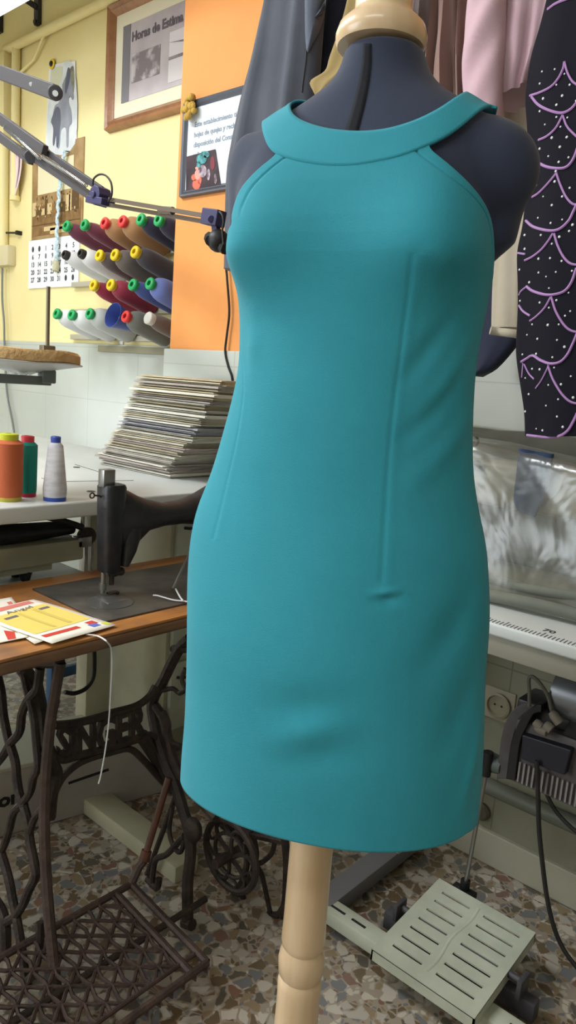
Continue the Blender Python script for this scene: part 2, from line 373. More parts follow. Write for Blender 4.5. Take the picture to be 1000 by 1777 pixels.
mb.ring_loft(rings)
def stub(c0, c1, r0, r1, sq):
    n = 24; rg = []
    c0 = Vector(c0); c1 = Vector(c1); ax = (c1 - c0).normalized(); q = (RT - ax * RT.dot(ax)).normalized(); w_ = ax.cross(q)
    prof = [(0.02, -.046), (.55, -.044), (.82, -.032), (.96, -.012), (1, .008)]
    L_ = (c1 - c0).length
    for s_, h in prof: rg.append([c0 + ax * h + (q * math.cos(a) * sq + w_ * math.sin(a)) * r0 * s_ for a in [2 * math.pi * k / n for k in range(n)]])
    for t in (.4, .8, 1): rg.append([c0 + ax * L_ * t + (q * math.cos(a) * sq + w_ * math.sin(a)) * (r0 + (r1 - r0) * t) for a in [2 * math.pi * k / n for k in range(n)]])
    return rg
def at_depth(x, y, d): r_ = ray(x, y); return CAM + r_ * (d / r_.dot(FWD))
mb.ring_loft(stub(at_depth(866, 292, .835), at_depth(858, 430, .855), .040, .028, .88))
mb.ring_loft(stub(at_depth(446, 300, .955), at_depth(434, 430, .965), .044, .032, .88))
def ell(x_, y_, d_, ru, rv, rz):
    c_ = at_depth(x_, y_, d_); e_ = MB(); e_.sph((0, 0, 0), 1, 28, 18)
    mb.add([c_ + UD * v.x * ru + VD * v.y * rv + UP * v.z * rz for v in e_.v], e_.f)
ell(818, 302, .84, .078, .046, .064); ell(838, 345, .85, .050, .036, .080)
ell(488, 318, .935, .074, .048, .070); ell(452, 360, .96, .040, .036, .065)
body = mb.build('torso', M['jersey'], manneq)
md = body.modifiers.new('remesh', 'REMESH'); md.mode = 'VOXEL'; md.voxel_size = .0055; md.use_smooth_shade = True
md = body.modifiers.new('smooth', 'SMOOTH'); md.iterations = 16; md.factor = .5
dg = bpy.context.evaluated_depsgraph_get(); me = bpy.data.meshes.new_from_object(body.evaluated_get(dg)); body.modifiers.clear()
me.name = 'torso'; body.data = me
me.polygons.foreach_set('use_smooth', [True] * len(me.polygons))
if not me.materials: me.materials.append(M['jersey'])
BO = ORG[manneq.name]
BVH = BVHTree.FromPolygons([v.co + BO for v in me.vertices], [tuple(p.vertices) for p in me.polygons])
def drape(x, y, off):
    d = ray(x, y); h = BVH.ray_cast(CAM, d)
    if h[0] is not None and (h[0] - CAM).length < 1.6: return h[0] + h[1] * off
    best = None
    for i in range(60):
        P = CAM + d * (.75 + i * .01); n_ = BVH.find_nearest(P)
        if best is None or n_[3] < best[3]: best = n_; bp = P
    return best[0] + best[1] * off
def strip(lo, hi, nx, ny, off, bow=0):
    rows = []
    for j in range(ny + 1):
        rows.append([])
        for i in range(nx + 1):
            a = lo[min(int(i * (len(lo) - 1) / nx + .5), len(lo) - 1)]; b = hi[min(int(i * (len(hi) - 1) / nx + .5), len(hi) - 1)]
            t = j / ny; rows[-1].append(drape(a[0] + (b[0] - a[0]) * t, a[1] + (b[1] - a[1]) * t, off))
    return rows
def solid(o, th, off=-1, sub=0):
    m_ = o.modifiers.new('thick', 'SOLIDIFY'); m_.thickness = th; m_.offset = off
    if sub: m2 = o.modifiers.new('sub', 'SUBSURF'); m2.levels = sub; m2.render_levels = sub
# dark centre strip down the neck
s_ = MB().grid(strip(cat2([(631, 76), (627, 120), (615, 175), (595, 240)]), cat2([(645, 76), (644, 120), (635, 175), (619, 240)]), 24, 3, .0008))
solid(s_.build('neck_strip', M['jerseydark'], manneq), .0008)
# wooden cap and pole
cap = MB(); C0 = (AXX - .002, AXY, ZT + .001)
cap.lathe([(.001, -.004), (.052, -.004), (.0545, .001), (.0550, .008), (.0515, .019), (.044, .026), (.036, .032), (.0345, .036), (.0345, .060), (.034, .075), (.036, .080), (.038, .09), (.034, .108), (.022, .118), (.001, .121)], C0, n=48, cap=False)
cap.build('neck_cap', M['birch'], manneq, ang=60)
pl = MB(); PR = .0305
prof = [(.001, .30), (.034, .30), (.036, .33), (.034, .42), (PR + .001, .535), (PR - .0005, .560)]
pz = [1.0, .66]
# rings seen at y 1640-1700 px
def zpole(y): return atY_axis(y)
def atY_axis(y):
    lo, hi = 0.2, 1.2
    for _ in range(40):
        mid = (lo + hi) / 2
        if proj(Vector((AXX, AXY, mid)))[1] > y: lo = mid
        else: hi = mid
    return lo
zr1, zr2, zr3 = atY_axis(1640), atY_axis(1662), atY_axis(1690)
prof = [(.001, .025), (.036, .025), (.040, .035), (.036, .05), (.030, .08), (.033, .2), (.0335, .3), (.0325, zr3 - .035), (.0335, zr3 - .012), (.0315, zr3 - .004), (.029, zr3), (.0335, zr3 + .006), (.0350, zr2), (.0335, zr2 + .010), (.0295, zr1 - .003), (.0285, zr1), (.0315, zr1 + .004), (.0330, zr1 + .012), (.0320, zr1 + .04), (.0315, .62), (.031, .84), (.001, .84)]
MB().lathe(prof, (AXX, AXY, 0), n=40, cap=False).build('pole', M['birch'], manneq, ang=50)
for k in range(3):
    a = R(20 + 120 * k); d = Vector((math.cos(a), math.sin(a), 0)); o = Vector((AXX, AXY, 0))
    MB().tube([o + d * .02 + UP * .10, o + d * .09 + UP * .085, o + d * .2 + UP * .035, o + d * .26 + UP * .014], [.018, .018, .015, .014], 12).build('leg', M['birch'], manneq)

# ------------------------------------------------------------------ dress
dress = thing('dress', (AXX, AXY, .6), 'sleeveless turquoise dress with halter yoke and bust darts, worn by the dress form', 'dress')
for pts in ([(418, 600), (424, 660), (420, 712), (408, 780), (394, 840), (381, 895), (371, 935)], [(716, 440), (712, 480), (697, 600), (684, 700), (674, 800), (668, 900), (662, 1012)]):
    q = [px_to_pz(*p) for p in cat2(pts, 5)]; q.sort(key=lambda t: t[1]); DARTS.append([(z, p) for p, z in q])
def addfold(x0, y0, x1, y1, w_, h):
    a = px_to_pz(x0, y0); b = px_to_pz(x1, y1); FOLDS.append((a[0], a[1], b[0], b[1], w_, h))
addfold(745, 438, 800, 470, .008, .0035); addfold(735, 470, 815, 490, .018, -.004)
addfold(652, 1030, 688, 1026, .005, .0035); addfold(652, 1043, 690, 1040, .007, -.004)
addfold(700, 660, 780, 560, .014, -.004); addfold(735, 720, 810, 600, .014, .003); addfold(700, 760, 790, 670, .012, -.0035); addfold(720, 830, 812, 720, .016, .004)
addfold(480, 1225, 590, 1225, .022, -.005); addfold(490, 1290, 580, 1255, .020, .005); addfold(490, 1320, 620, 1300, .022, -.004)
addfold(740, 1160, 815, 1030, .022, -.006); addfold(770, 1300, 820, 1180, .022, -.005); addfold(800, 1400, 830, 1250, .012, .004)
addfold(440, 560, 440, 640, .02, .003); addfold(460, 560, 600, 700, .02, -.002)
ARMR = [(y, x) for x, y in cat2([(745, 254), (750, 260), (779, 283), (809, 310), (833, 337), (851, 367), (859, 397), (861, 425), (863, 450)])]
ARML = [(y, x) for x, y in cat2([(480, 262), (475, 269), (440, 298), (413, 331), (400, 370), (400, 392), (396, 415)])]
def arm_phi(z, side):
    off = .003
    cur = ARMR if side > 0 else ARML
    lo, hi = .15, 1.75
    f = lambda p: (proj(surf(z, side * p, off))[0] - interp(proj(surf(z, side * p, off))[1], cur)) * side
    if f(lo) > 0: return side * lo
    prev = lo; p = lo
    while p < hi:
        if f(p) > 0:
            a, b = prev, p
            for _ in range(20):
                m_ = (a + b) / 2
                if f(m_) > 0: b = m_
                else: a = m_
            return side * a
        prev = p; p += .03
    return None
ZU, ZTOP = 1.432, 1.604
NR, NC = 300, 190
def hemz(ph): 
    # hem height around the body
    return interp(math.degrees(ph), [(-180, .735), (-115, .708), (-70, .706), (-35, .715), (0, .727), (30, .738), (75, .757), (115, .755), (180, .735)])
front = []; 
aph = {}
zs_up = [ZU + (ZTOP - ZU) * k / 70 for k in range(71)]
pr = {1: R(90), -1: -R(90)}
bounds = []
for z in zs_up:
    b = {}
    for s in (1, -1):
        p = arm_phi(z, s)
        b[s] = p
    bounds.append(b)
ZBL = 1.478
for s in (1, -1):
    vals = [b[s] for b in bounds]
    fi = next(i for i, v in enumerate(zs_up) if v >= ZBL)
    if vals[fi] is None: fi = next(i for i, v in enumerate(vals) if v is not None and i > fi)
    for i in range(fi):
        q = i / fi; vals[i] = s * R(90) + (vals[fi] - s * R(90)) * (q ** 2.2)
    for _ in range(3): vals = [vals[0]] + [(vals[i - 1] + vals[i] + vals[i + 1]) / 3 for i in range(1, len(vals) - 1)] + [vals[-1]]
    for i, v in enumerate(vals): bounds[i][s] = v
PLB = [(z, b[-1]) for z, b in zip(zs_up, bounds)]; PRB = [(z, b[1]) for z, b in zip(zs_up, bounds)]
TOPC = cat2([(440, 235), (475, 256), (505, 270), (540, 278), (580, 281), (620, 280), (660, 274), (700, 266), (750, 246), (780, 232)])
def phc(z, c): a_, b_ = interp(z, PLB), interp(z, PRB); return a_ + (b_ - a_) * c / NC
ztops = []
for c in range(NC + 1):
    z = 1.50
    while z < 1.604:
        p = proj(surf(z, phc(z, c), .003))
        if p[1] < interp(p[0], TOPC): break
        z += .0008
    ztops.append(z)
def edge_groove(z, ph, pl_, pr_):
    a = .17
    h = 0
    for e in (pl_, pr_):
        d = abs(ph - e) * a
        k_ = 1 if e > 0 else max(0, min(1, (z - 1.482) / .02))
        h -= .0016 * k_ * math.exp(-((d - .019) / .0022) ** 2)
    return h
rows = []
for k in range(NR):
    t = k / (NR - 1)
    r_ = []
    for c in range(NC + 1):
        u_ = c / NC; ph = -R(90) + R(180) * u_
        z = hemz(ph) + (ZU - hemz(ph)) * t
        r_.append(surf(z, ph, .001 , True))
    rows.append(r_)
b0 = bounds[0]
for i in range(1, 91):
    r_ = []
    for c in range(NC + 1):
        z = ZU + (ztops[c] - ZU) * i / 90; ph = phc(z, c)
        r_.append(surf(z, ph, .001 + edge_groove(z, ph, phc(z, 0), phc(z, NC)), True))
    rows.append(r_)
mbd = MB(); mbd.grid(rows)
fr = mbd.build('front_panel', M['dress'], dress, ang=180); solid(fr, .0022)
rows = []
for k in range(100):
    t = k / 99; r_ = []
    for c in range(91):
        ph = wrap(R(90) + R(180) * c / 90 - (1e-6 if c < 90 else -1e-6)); 
        if c == 0: ph = R(90)
        if c == 90: ph = -R(90)
        z = hemz(ph) + (ZU - hemz(ph)) * t; r_.append(surf(z, ph, .001))
    rows.append(r_)
for i, z in enumerate(zs_up[1:], 1):
    r_ = []
    e = R(90) + R(50) * (i / 70) ** .7
    for c in range(91):
        ph = e + (2 * math.pi - 2 * e) * c / 90; r_.append(surf(z, wrap(ph), .001))
    rows.append(r_)
bk = MB().grid(rows).build('back_panel', M['dress'], dress, ang=180); solid(bk, .0022)
# yoke band: front draped under the camera's traced seam lines, then carried round the back of the neck
inner = cat2([(508, 188), (513, 205), (530, 218), (562, 229), (600, 235), (640, 236), (680, 231), (722, 218), (760, 199), (787, 181), (812, 166)], 10)
outer = cat2([(457, 208), (461, 228), (475, 268), (505, 283), (540, 291), (580, 295), (620, 294), (660, 288), (700, 279), (750, 259), (778, 243), (803, 224), (832, 203), (865, 187)], 8)
def resample(c, n):
    L_ = [0]
    for a, b in zip(c, c[1:]): L_.append(L_[-1] + math.hypot(a[0] - b[0], a[1] - b[1]))
    out = []
    for i in range(n + 1):
        t = L_[-1] * i / n; out.append((interp(t, list(zip(L_, [p[0] for p in c]))), interp(t, list(zip(L_, [p[1] for p in c])))))
    return out
NB = 110; NJ = 10
I_ = resample(inner, NB); O_ = resample(outer, NB)
band = [[drape(a[0] + (b[0] - a[0]) * j / NJ, a[1] + (b[1] - a[1]) * j / NJ, .0075) for j in range(NJ + 1)] for a, b in zip(I_, O_)]
# back of the yoke
bi0, bi1 = band[-1], band[0]
NBK = 60; ctr = Vector((AXX, AXY, 0))
def polar(P): d = P - ctr; return math.atan2(d.dot(UD), d.dot(VD)), math.hypot(d.x, d.y), P.z
backrows = []
for i in range(1, NBK):
    t = i / NBK; row = []
    for j in range(NJ + 1):
        a0, r0, z0 = polar(bi0[j]); a1, r1, z1 = polar(bi1[j]); a1 += 2 * math.pi
        s3 = t * t * (3 - 2 * t); a = a0 + (a1 - a0) * t
        rb = .070 + .042 * j / NJ; zb = 1.66 - .05 * j / NJ
        w_ = math.sin(math.pi * t) ** .7
        r_ = (r0 * (1 - t) + r1 * t) * (1 - w_) + rb * w_; z = (z0 * (1 - t) + z1 * t) * (1 - w_) + zb * w_
        P = ctr + UD * r_ * math.sin(a) + VD * r_ * math.cos(a) + UP * z
        n_ = BVH.find_nearest(P); Q = n_[0] + n_[1] * .0075
        row.append(Q)
    backrows.append(row)
allr = band + backrows
# relax
N_ = len(allr)
for _ in range(4):
    new = [[p.copy() for p in r_] for r_ in allr]
    for i in range(N_):
        for j in range(NJ + 1):
            p = allr[i - 1][j] + allr[(i + 1) % N_][j]
            new[i][j] = allr[i][j] * .5 + p * .25
    allr = new
rows = allr + [allr[0]]
yk = MB().grid(rows).build('yoke', M['dress'], dress, ang=180); solid(yk, .003, 0)
# stitched seam lines
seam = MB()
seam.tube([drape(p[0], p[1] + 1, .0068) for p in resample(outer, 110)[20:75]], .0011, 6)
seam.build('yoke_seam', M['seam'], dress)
# ------------------------------------------------------------------ left wall things
def poly_on(pxs, Y): return [atY(x, y, Y) for x, y in pxs]
def wall_img(mb, x0, z0, x1, z1, Y, th=.001): mb.bb((x0, Y - th, z0), (x1, Y, z1))
# pipes
t = MB(); A = atY(19, 71, YR - .03); B = atY(210, 3, YR - .03); zc = (A.z + B.z) / 2
t.tube([(A.x - .05, YR - .03, zc), (A.x + .3, YR - .03, zc), (PX + .02, YR - .03, zc)], .022, 14)
t.tube([(A.x + .35, YR - .03, zc), (A.x + .22, YR - .02, zc - .10), (A.x + .02, YR - .02, zc - .15), (A.x - .05, YR - .02, zc - .16)], .007, 8)
tag(t.build('wall_pipe', M['yellow']), 'yellow painted pipe running level along the top of the yellow wall', 'pipe')
t = MB(); P = atY(27, 200, YR - .025)
t.tube([(P.x, YR - .025, atY(27, 346, YR - .025).z), (P.x, YR - .025, zc)], .022, 14)
for z in (atY(27, 344, YR - .025).z, 2.45): t.lathe([(.027, -.012), (.027, .012)], (P.x, YR - .025, z), n=16)
tag(t.build('wall_pipe', M['yellow']), 'right-hand upright yellow pipe beside the pink cloth on the yellow wall', 'pipe')
t = MB(); P2 = atY(7, 200, YR - .025)
t.tube([(P2.x, YR - .025, atY(7, 428, YR - .025).z), (P2.x, YR - .025, zc - .45)], .026, 14)
t.rbox((P2.x - .12, YR - .06, zc - .45), (P2.x + .06, YR, zc - .02), .006)
tag(t.build('wall_pipe', M['yellow']), 'left-hand upright yellow pipe ending in a painted box under the ceiling', 'pipe')
# brackets + lamp fixture
bx = atY(64, 20, YR - .015)
br_ = MB(); br_.bb((bx.x - .022, YR - .02, atY(66, 46, YR).z), (bx.x + .022, YR, 3.15)); br_.tube([(bx.x, YR - .02, bx.z + .02), (bx.x - .02, YR - .40, 3.14)], .016, 4)
br_.cyl((bx.x, YR - .03, bx.z - .05), (bx.x, YR, bx.z - .05), .012)
tag(br_.build('shelf_bracket', M['japan'], bevel=.002), 'black iron bracket with a diagonal strut above the yellow pipe', 'bracket')
bx2 = atY(-2, 30, YR - .015)
br_ = MB(); br_.bb((bx2.x - .022, YR - .02, atY(0, 60, YR).z), (bx2.x + .022, YR, 3.15)); br_.tube([(bx2.x, YR - .02, bx2.z + .02), (bx2.x - .02, YR - .40, 3.14)], .016, 4)
tag(br_.build('shelf_bracket', M['japan'], bevel=.002), 'black iron bracket cut by the left edge of the photo under the lamp', 'bracket')
tube_mat = bpy.data.materials.new('lit_diffuser'); tube_mat.use_nodes = True
_b = tube_mat.node_tree.nodes['Principled BSDF']; _b.inputs['Emission Color'].default_value = (1, 1, .97, 1); _b.inputs['Emission Strength'].default_value = 2.2
fa = atY(0, 31, 1.62)
fx = thing('ceiling_lamp', (fa.x - .35, 1.45, fa.z), 'lit white fluorescent ceiling lamp at the top left corner', 'lamp')
MB().rbox((fa.x - 1.2, 1.28, fa.z), (fa.x + .95, 1.62, fa.z + .05), .01).build('diffuser', tube_mat, fx)
MB().bb((fa.x - 1.2, 1.26, fa.z + .05), (fa.x + .95, 1.64, 3.15)).build('housing', M['paper'], fx, smooth=False)
# framed newspaper page
def frame_thing(name, x0, z0, x1, z1, Yw, wd, dp, fm, label, cat, prof=True):
    t = thing(name, ((x0 + x1) / 2, Yw, z0), label, cat)
    f = MB()
    c = [(x0, z0), (x1, z0), (x1, z1), (x0, z1)]; ins = [(0, 0), (wd * .12, dp), (wd * .45, dp * .75), (wd * .6, dp * 1.0), (wd * .85, dp * .6), (wd, dp * .45), (wd, 0)]
    sg = [(1, 1), (-1, 1), (-1, -1), (1, -1)]
    rings = [[Vector((cx + sx * i, Yw - d, cz + sz * i)) for (i, d) in ins] for (cx, cz), (sx, sz) in zip(c, sg)]
    n = len(ins); vs = [p for r_ in rings for p in r_]; fs = []
    for k in range(4):
        for j in range(n): fs.append((k * n + j, k * n + (j + 1) % n, ((k + 1) % 4) * n + (j + 1) % n, ((k + 1) % 4) * n + j))
    f.add(vs, fs); f.build('frame', fm, t, ang=20); return t
a_ = atY(190, 232, YR); b_ = atY(190, 18, YR); c_ = atY(320, 195, YR)
fx0, fz0, fz1 = a_.x, a_.z, b_.z; fx1 = fx0 + (fz1 - fz0) * 1.38
fw = wood('walnut_frame', (160, 112, 76), (134, 92, 62), (168, 122, 86))
fr1 = frame_thing('framed_newspaper', fx0, fz0, fx1, fz1, YR, .05, .035, fw, 'brown wooden frame holding a grey newspaper page, on the yellow wall', 'picture')
def inset(k, kz=None): kz = kz or k; return fx0 + k, fz0 + kz, fx1 - k, fz1 - kz
x0, z0, x1, z1 = inset(.048); MB().bb((x0, YR - .012, z0), (x1, YR - .001, z1)).build('mat_board', mat('cream_mount', (226, 220, 196), .8), fr1, smooth=False)
x0, z0, x1, z1 = inset(.048 + .058)
pg = MB().bb((x0, YR - .014, z0), (x1, YR - .0125, z1)).build('page', mat('grey_newsprint', (190, 182, 188), .25, c2=(172, 164, 172), nscale=6, spec=.8), fr1, smooth=False)
MB().bb((x0, YR - .0155, z0), (x0 + .055, YR - .0145, z1)).build('margin', mat('dark_margin', (120, 118, 126), .4), pg, smooth=False)
tk = mat('grey_ink', (96, 88, 96), .7)
pw = x1 - x0; ph_ = z1 - z0
tm = text_mesh('Horas de Estima', .052, (x0 + .065, YR - .0155, z1 - .075), (1, 0, 0), (0, 0, 1), .0005, .002); tm.build('headline', tk, pg, smooth=False)
ph1 = MB(); random.seed(3)
dark = mat('photo_dark_grey', (112, 104, 110), .6, c2=(150, 142, 148), nscale=30); light = mat('photo_light_grey', (206, 202, 206), .5)
ph1.bb((x0 + .07, YR - .0155, z0 + ph_ * .22), (x0 + .27, YR - .0145, z1 - .13)); ph1.build('photo', mat('newsprint_photo', (188, 182, 186), .5, c2=(122, 114, 120), nscale=14, lo=.42, hi=.55), pg, smooth=False)
MB().bb((x0 + .33, YR - .0155, z0 + .02), (x0 + .44, YR - .0145, z1 - .10)).build('column', light, pg, smooth=False)
q = MB(); q.prism([(x0 + .33, YR - .016, z0 + ph_ * .56), (x0 + .44, YR - .016, z0 + ph_ * .50), (x0 + .44, YR - .016, z0 + ph_ * .53)], (0, -.0005, 0)); q.bb((x0 + .33, YR - .0165, z0 + ph_ * .34), (x0 + .44, YR - .016, z0 + ph_ * .38)); q.build('drawing', dark, pg, smooth=False)
q = MB()
for k, (zz0, zz1) in enumerate(((.80, .95), (.60, .74))): q.bb((x0 + .46, YR - .0155, z0 + ph_ * zz0), (x0 + .62, YR - .0145, z0 + ph_ * zz1))
q.build('logo_box', dark, pg, smooth=False)
q = MB(); q.bb((x0 + .50, YR - .0165, z0 + ph_ * .84), (x0 + .55, YR - .0155, z0 + ph_ * .93)); q.bb((x0 + .48, YR - .0165, z0 + ph_ * .1), (x0 + .7, YR - .0155, z0 + ph_ * .56)); q.build('text_block', M['paper'], pg, smooth=False)
# legal notice frame on orange
n0 = atY(316, 345, YB); n1 = atY(322, 181, YB); nx0, nz0, nz1 = n0.x, n0.z, n1.z; nx1 = nx0 + .44
fr2 = frame_thing('framed_notice', nx0, nz0, nx1, nz1, YB, .026, .018, mat('grey_frame', (86, 90, 100), .4), 'grey framed white legal notice with a small photo tucked in, on the orange wall', 'picture')
sh = MB().bb((nx0 + .022, YB - .008, nz0 + .022), (nx1 - .02, YB - .001, nz1 - .02)).build('sheet', mat('notice_paper', (214, 222, 230), .4, spec=.6), fr2, smooth=False)
tt = MB()
for i, ln in enumerate(['Este establecimiento tiene', 'hojas de quejas y reclama-', 'disposición del Consumidor', 'solicite.']):
    m_ = text_mesh(ln, .024, (nx0 + .062, YB - .0085, nz1 - .092 - i * .0345), (1, 0, 0), (0, 0, 1), .0004, .0006); tt.add(m_.v, m_.f)
tt.build('lettering', mat('blue_grey_ink', (138, 150, 164), .7), sh, smooth=False)
m_ = text_mesh('Consumo', .016, (nx0 + .27, YB - .0085, nz0 + .10), (1, 0, 0), (0, 0, 1), .0004); m_.build('lettering', mat('pale_ink', (180, 196, 204), .7), sh, smooth=False)
pp = MB(); pc = poly_on([(324, 272), (374, 259), (384, 325), (323, 335)], YB - .010); pp.prism(pc, (0, -.0012, 0))
pho = pp.build('photo_print', mat('dark_photo', (44, 40, 48), .4, c2=(76, 58, 66), nscale=18), fr2, smooth=False)
q = MB()
for (cx, cy, rx, ry, mi) in ((341, 320, 7, 9, 0), (343, 303, 5, 9, 1), (338, 308, 6, 6, 0), (347, 312, 3, 8, 0), (342, 292, 3, 3, 1), (369, 283, 4, 12, 2), (374, 310, 2.5, 9, 3), (350, 276, 9, 9, 4), (356, 268, 8, 6, 4), (352, 297, 7, 11, 3), (362, 303, 3, 10, 3), (345, 286, 4, 5, 4)):
    q.cur = mi; q.prism([atY(cx + rx * math.cos(a), cy + ry * math.sin(a), YB - .0114 - .0002 * mi) for a in [2 * math.pi * k / 14 for k in range(14)]], (0, -.0004, 0))
q.build('figures', [mat('p_orange', (206, 104, 84), .6), mat('p_pink', (222, 150, 140), .6), mat('p_wine', (120, 50, 62), .6), mat('p_pale', (190, 176, 190), .6, c2=(90, 70, 84), nscale=60), mat('p_teal', (84, 168, 170), .6, c2=(50, 90, 100), nscale=70)], pho, smooth=False)
# yellow fabric flower on the corner of the notice
fc = atY(329, 187, YB - .03); q = MB(); random.seed(5)
for k in range(26):
    a = random.uniform(0, 6.28); r_ = random.uniform(.004, .03); q.sph((fc.x + r_ * math.cos(a), fc.y + random.uniform(-.01, .012), fc.z + r_ * math.sin(a) * 1.25), random.uniform(.009, .014), 8, 6, (1, .8, 1))
q.bb((fc.x - .006, fc.y, fc.z - .006), (fc.x + .006, YB, fc.z + .006))
tag(q.build('fabric_flower', cloth('mustard_felt', (196, 160, 76), (170, 136, 60))), 'mustard yellow crocheted flower on the corner of the framed notice', 'flower')
# small photo of a riderless horse above the calendar (generic print) with a sunflower pin
hp = [(86, 113), (131, 106), (134, 257), (79, 263)]
pc = poly_on(hp, YR - .004); q = MB(); q.prism(pc, (0, -.0015, 0))
hor = thing('photo_print', (pc[2].x, YR, pc[2].z), 'glossy photo print of a grey horse pinned above the calendar', 'photo')
q.build('print', M['paper'], hor, smooth=False)
def inpoly(x, y, hp=hp):
    t_ = y; l = hp[0][0] + (hp[3][0] - hp[0][0]) * t_; r_ = hp[1][0] + (hp[2][0] - hp[1][0]) * t_
    yl = hp[0][1] + (hp[3][1] - hp[0][1]) * t_; yr = hp[1][1] + (hp[2][1] - hp[1][1]) * t_
    return l + (r_ - l) * x, yl + (yr - yl) * x
def blob(mb, pts, Y, hp_=None, mi=0):
    mb.cur = mi; mb.prism([atY(*inpoly(*p), Y) for p in cat2(pts + [pts[0]], 4)[:-1]], (0, -.0004, 0))
q = MB()
blob(q, [(.06, .04), (.93, .05), (.93, .95), (.06, .95)], YR - .0062, mi=0)
blob(q, [(.08, .05), (.5, .04), (.45, .2), (.3, .3), (.1, .25)], YR - .0068, mi=1)
blob(q, [(.5, .25), (.7, .12), (.92, .06), (.92, .35), (.7, .42), (.55, .4)], YR - .0070, mi=2)
blob(q, [(.50, .30), (.60, .20), (.70, .10), (.80, .12), (.84, .24), (.90, .34), (.92, .42), (.86, .44), (.78, .38), (.74, .46), (.82, .56), (.84, .70), (.74, .76), (.72, .96), (.66, .96), (.64, .76), (.48, .78), (.44, .96), (.37, .96), (.36, .76), (.24, .70), (.20, .58), (.26, .48), (.40, .44)], YR - .0074, mi=3)
blob(q, [(.20, .58), (.30, .50), (.42, .52), (.46, .62), (.44, .78), (.40, .95), (.34, .95), (.32, .82), (.26, .94), (.22, .90), (.22, .74), (.14, .66)], YR - .0080, mi=4)
blob(q, [(.66, .12), (.72, .06), (.80, .10), (.78, .20), (.70, .30), (.62, .36), (.60, .26)], YR - .0080, mi=4)
q.build('picture', [mat('h_sky', (196, 204, 212), .3, c2=(222, 226, 230), nscale=9), mat('h_cream', (206, 208, 184), .3), mat('h_leaf', (150, 152, 128), .3, c2=(120, 112, 100), nscale=20), mat('h_body', (150, 156, 170), .3, c2=(128, 134, 150), nscale=14), mat('h_dark', (86, 92, 112), .3)], hor, smooth=False)
pn = atY(90, 111, YR - .012); q = MB()
for k in range(12):
    a = 2 * math.pi * k / 12; q.sph((pn.x + .016 * math.cos(a), pn.y, pn.z + .016 * math.sin(a)), .009, 8, 6, (1, .35, 1))
pin = thing('flower_pin', (pn.x, YR, pn.z), 'small sunflower pin with a black centre above the horse photo', 'pin')
q.build('petals', mat('sunflower', (222, 190, 50), .6), pin); MB().lathe([(.001, -.012), (.012, -.008), (.014, 0), (.001, .01)], pn, (0, 1, 0), 14, cap=False).build('centre', M['black'], pin)
# calendar
ca = atY(52, 501, YR - .006); cb = atY(60, 262, YR - .006); cc = atY(137, 503, YR - .006)
cx0, cx1, cz0, cz1 = ca.x, cc.x, ca.z, cb.z; zs = atY(56, 418, YR - .006).z
cal = thing('wall_calendar', ((cx0 + cx1) / 2, YR, cz0), 'wall calendar with a sepia town picture above a white number grid', 'calendar')
MB().bb((cx0 + .01, YR - .006, zs), (cx1 + .015, YR - .001, cz1)).build('picture_sheet', mat('sepia_sheet', (140, 110, 72), .35, c2=(170, 142, 100), nscale=12), cal, smooth=False)
MB().bb((cx0 - .012, YR - .010, cz0), (cx1 - .004, YR - .001, zs)).build('number_sheet', M['paper'], cal, smooth=False)
W_ = cx1 - cx0; Hh = cz1 - zs; q = MB(); q.cur = 0; Yc = YR - .0065
q.bb((cx0 + .07, Yc - .0004, zs + Hh * .50), (cx1 - .07, Yc, cz1 - .07))
q.cur = 1; random.seed(11)
xx = cx0 + .02
q.bb((cx0 + .02, Yc - .0008, zs + .02), (cx1, Yc - .0004, zs + Hh * .38))
q.cur = 2
while xx < cx1 - .05:
    w_ = random.uniform(.02, .06); h_ = random.uniform(.30, .52) * Hh; q.cur = random.choice((1, 2, 3)); q.bb((xx, Yc - .0014, zs + Hh * .27), (xx + w_, Yc - .001, zs + h_)); xx += w_ * random.uniform(.7, 1.2)
for k in range(60):
    a = random.uniform(cx0 + .04, cx1 - .04); z = zs + Hh * random.uniform(.22, .46); s_ = random.uniform(.003, .010); q.cur = random.choice((1, 2, 3)); q.bb((a, Yc - .0018, z), (a + s_, Yc - .0014, z + s_ * 1.6))
q.cur = 2; q.bb((cx0 + .14, Yc - .0022, zs + Hh * .085), (cx1 - .09, Yc - .0018, zs + Hh * .135)); q.bb((cx0 + .2, Yc - .0022, zs + .02), (cx1 - .12, Yc - .0018, zs + .05))
q.cur = 3; q.bb((cx0 + .015, Yc - .0022, zs + Hh * .16), (cx1, Yc - .0018, zs + Hh * .168)); q.bb((cx0, Yc - .002, zs - .018), (cx1 - .01, Yc + .001, zs + .002))
q.build('town_picture', [mat('sepia_sky', (222, 214, 180), .35), mat('sepia_mid', (140, 108, 70), .35, c2=(112, 84, 54), nscale=30), mat('sepia_pale', (206, 182, 136), .35), mat('sepia_dark', (88, 66, 44), .35)], cal, smooth=False)
q = MB(); gw = (W_ - .02) / 7; gh = (zs - .03 - cz0 - .02) / 5
nums = [['o', 'o', '1', '2', '3', '4', '5'], [str(n) for n in range(6, 13)], [str(n) for n in range(13, 20)], [str(n) for n in range(20, 27)], ['27', '28', '29', '30', '31', 'o', 'o']]
for r_, row in enumerate(nums):
    for c_i, s_ in enumerate(row):
        X_ = cx0 + .002 + gw * (c_i + .5); Z_ = zs - .03 - gh * (r_ + .72)
        if s_ == 'o': q.prism([(X_ + .011 * math.cos(a), YR - .0102, Z_ + .012 + .015 * math.sin(a)) for a in [2 * math.pi * k / 14 for k in range(14)]], (0, -.0005, 0))
        else:
            m_ = text_mesh(s_, .034, (X_, YR - .0102, Z_), (1, 0, 0), (0, 0, 1), .0005, .0010, 'CENTER'); q.add(m_.v, m_.f)
q.build('numbers', mat('calendar_ink', (52, 58, 70), .7), cal, smooth=False)
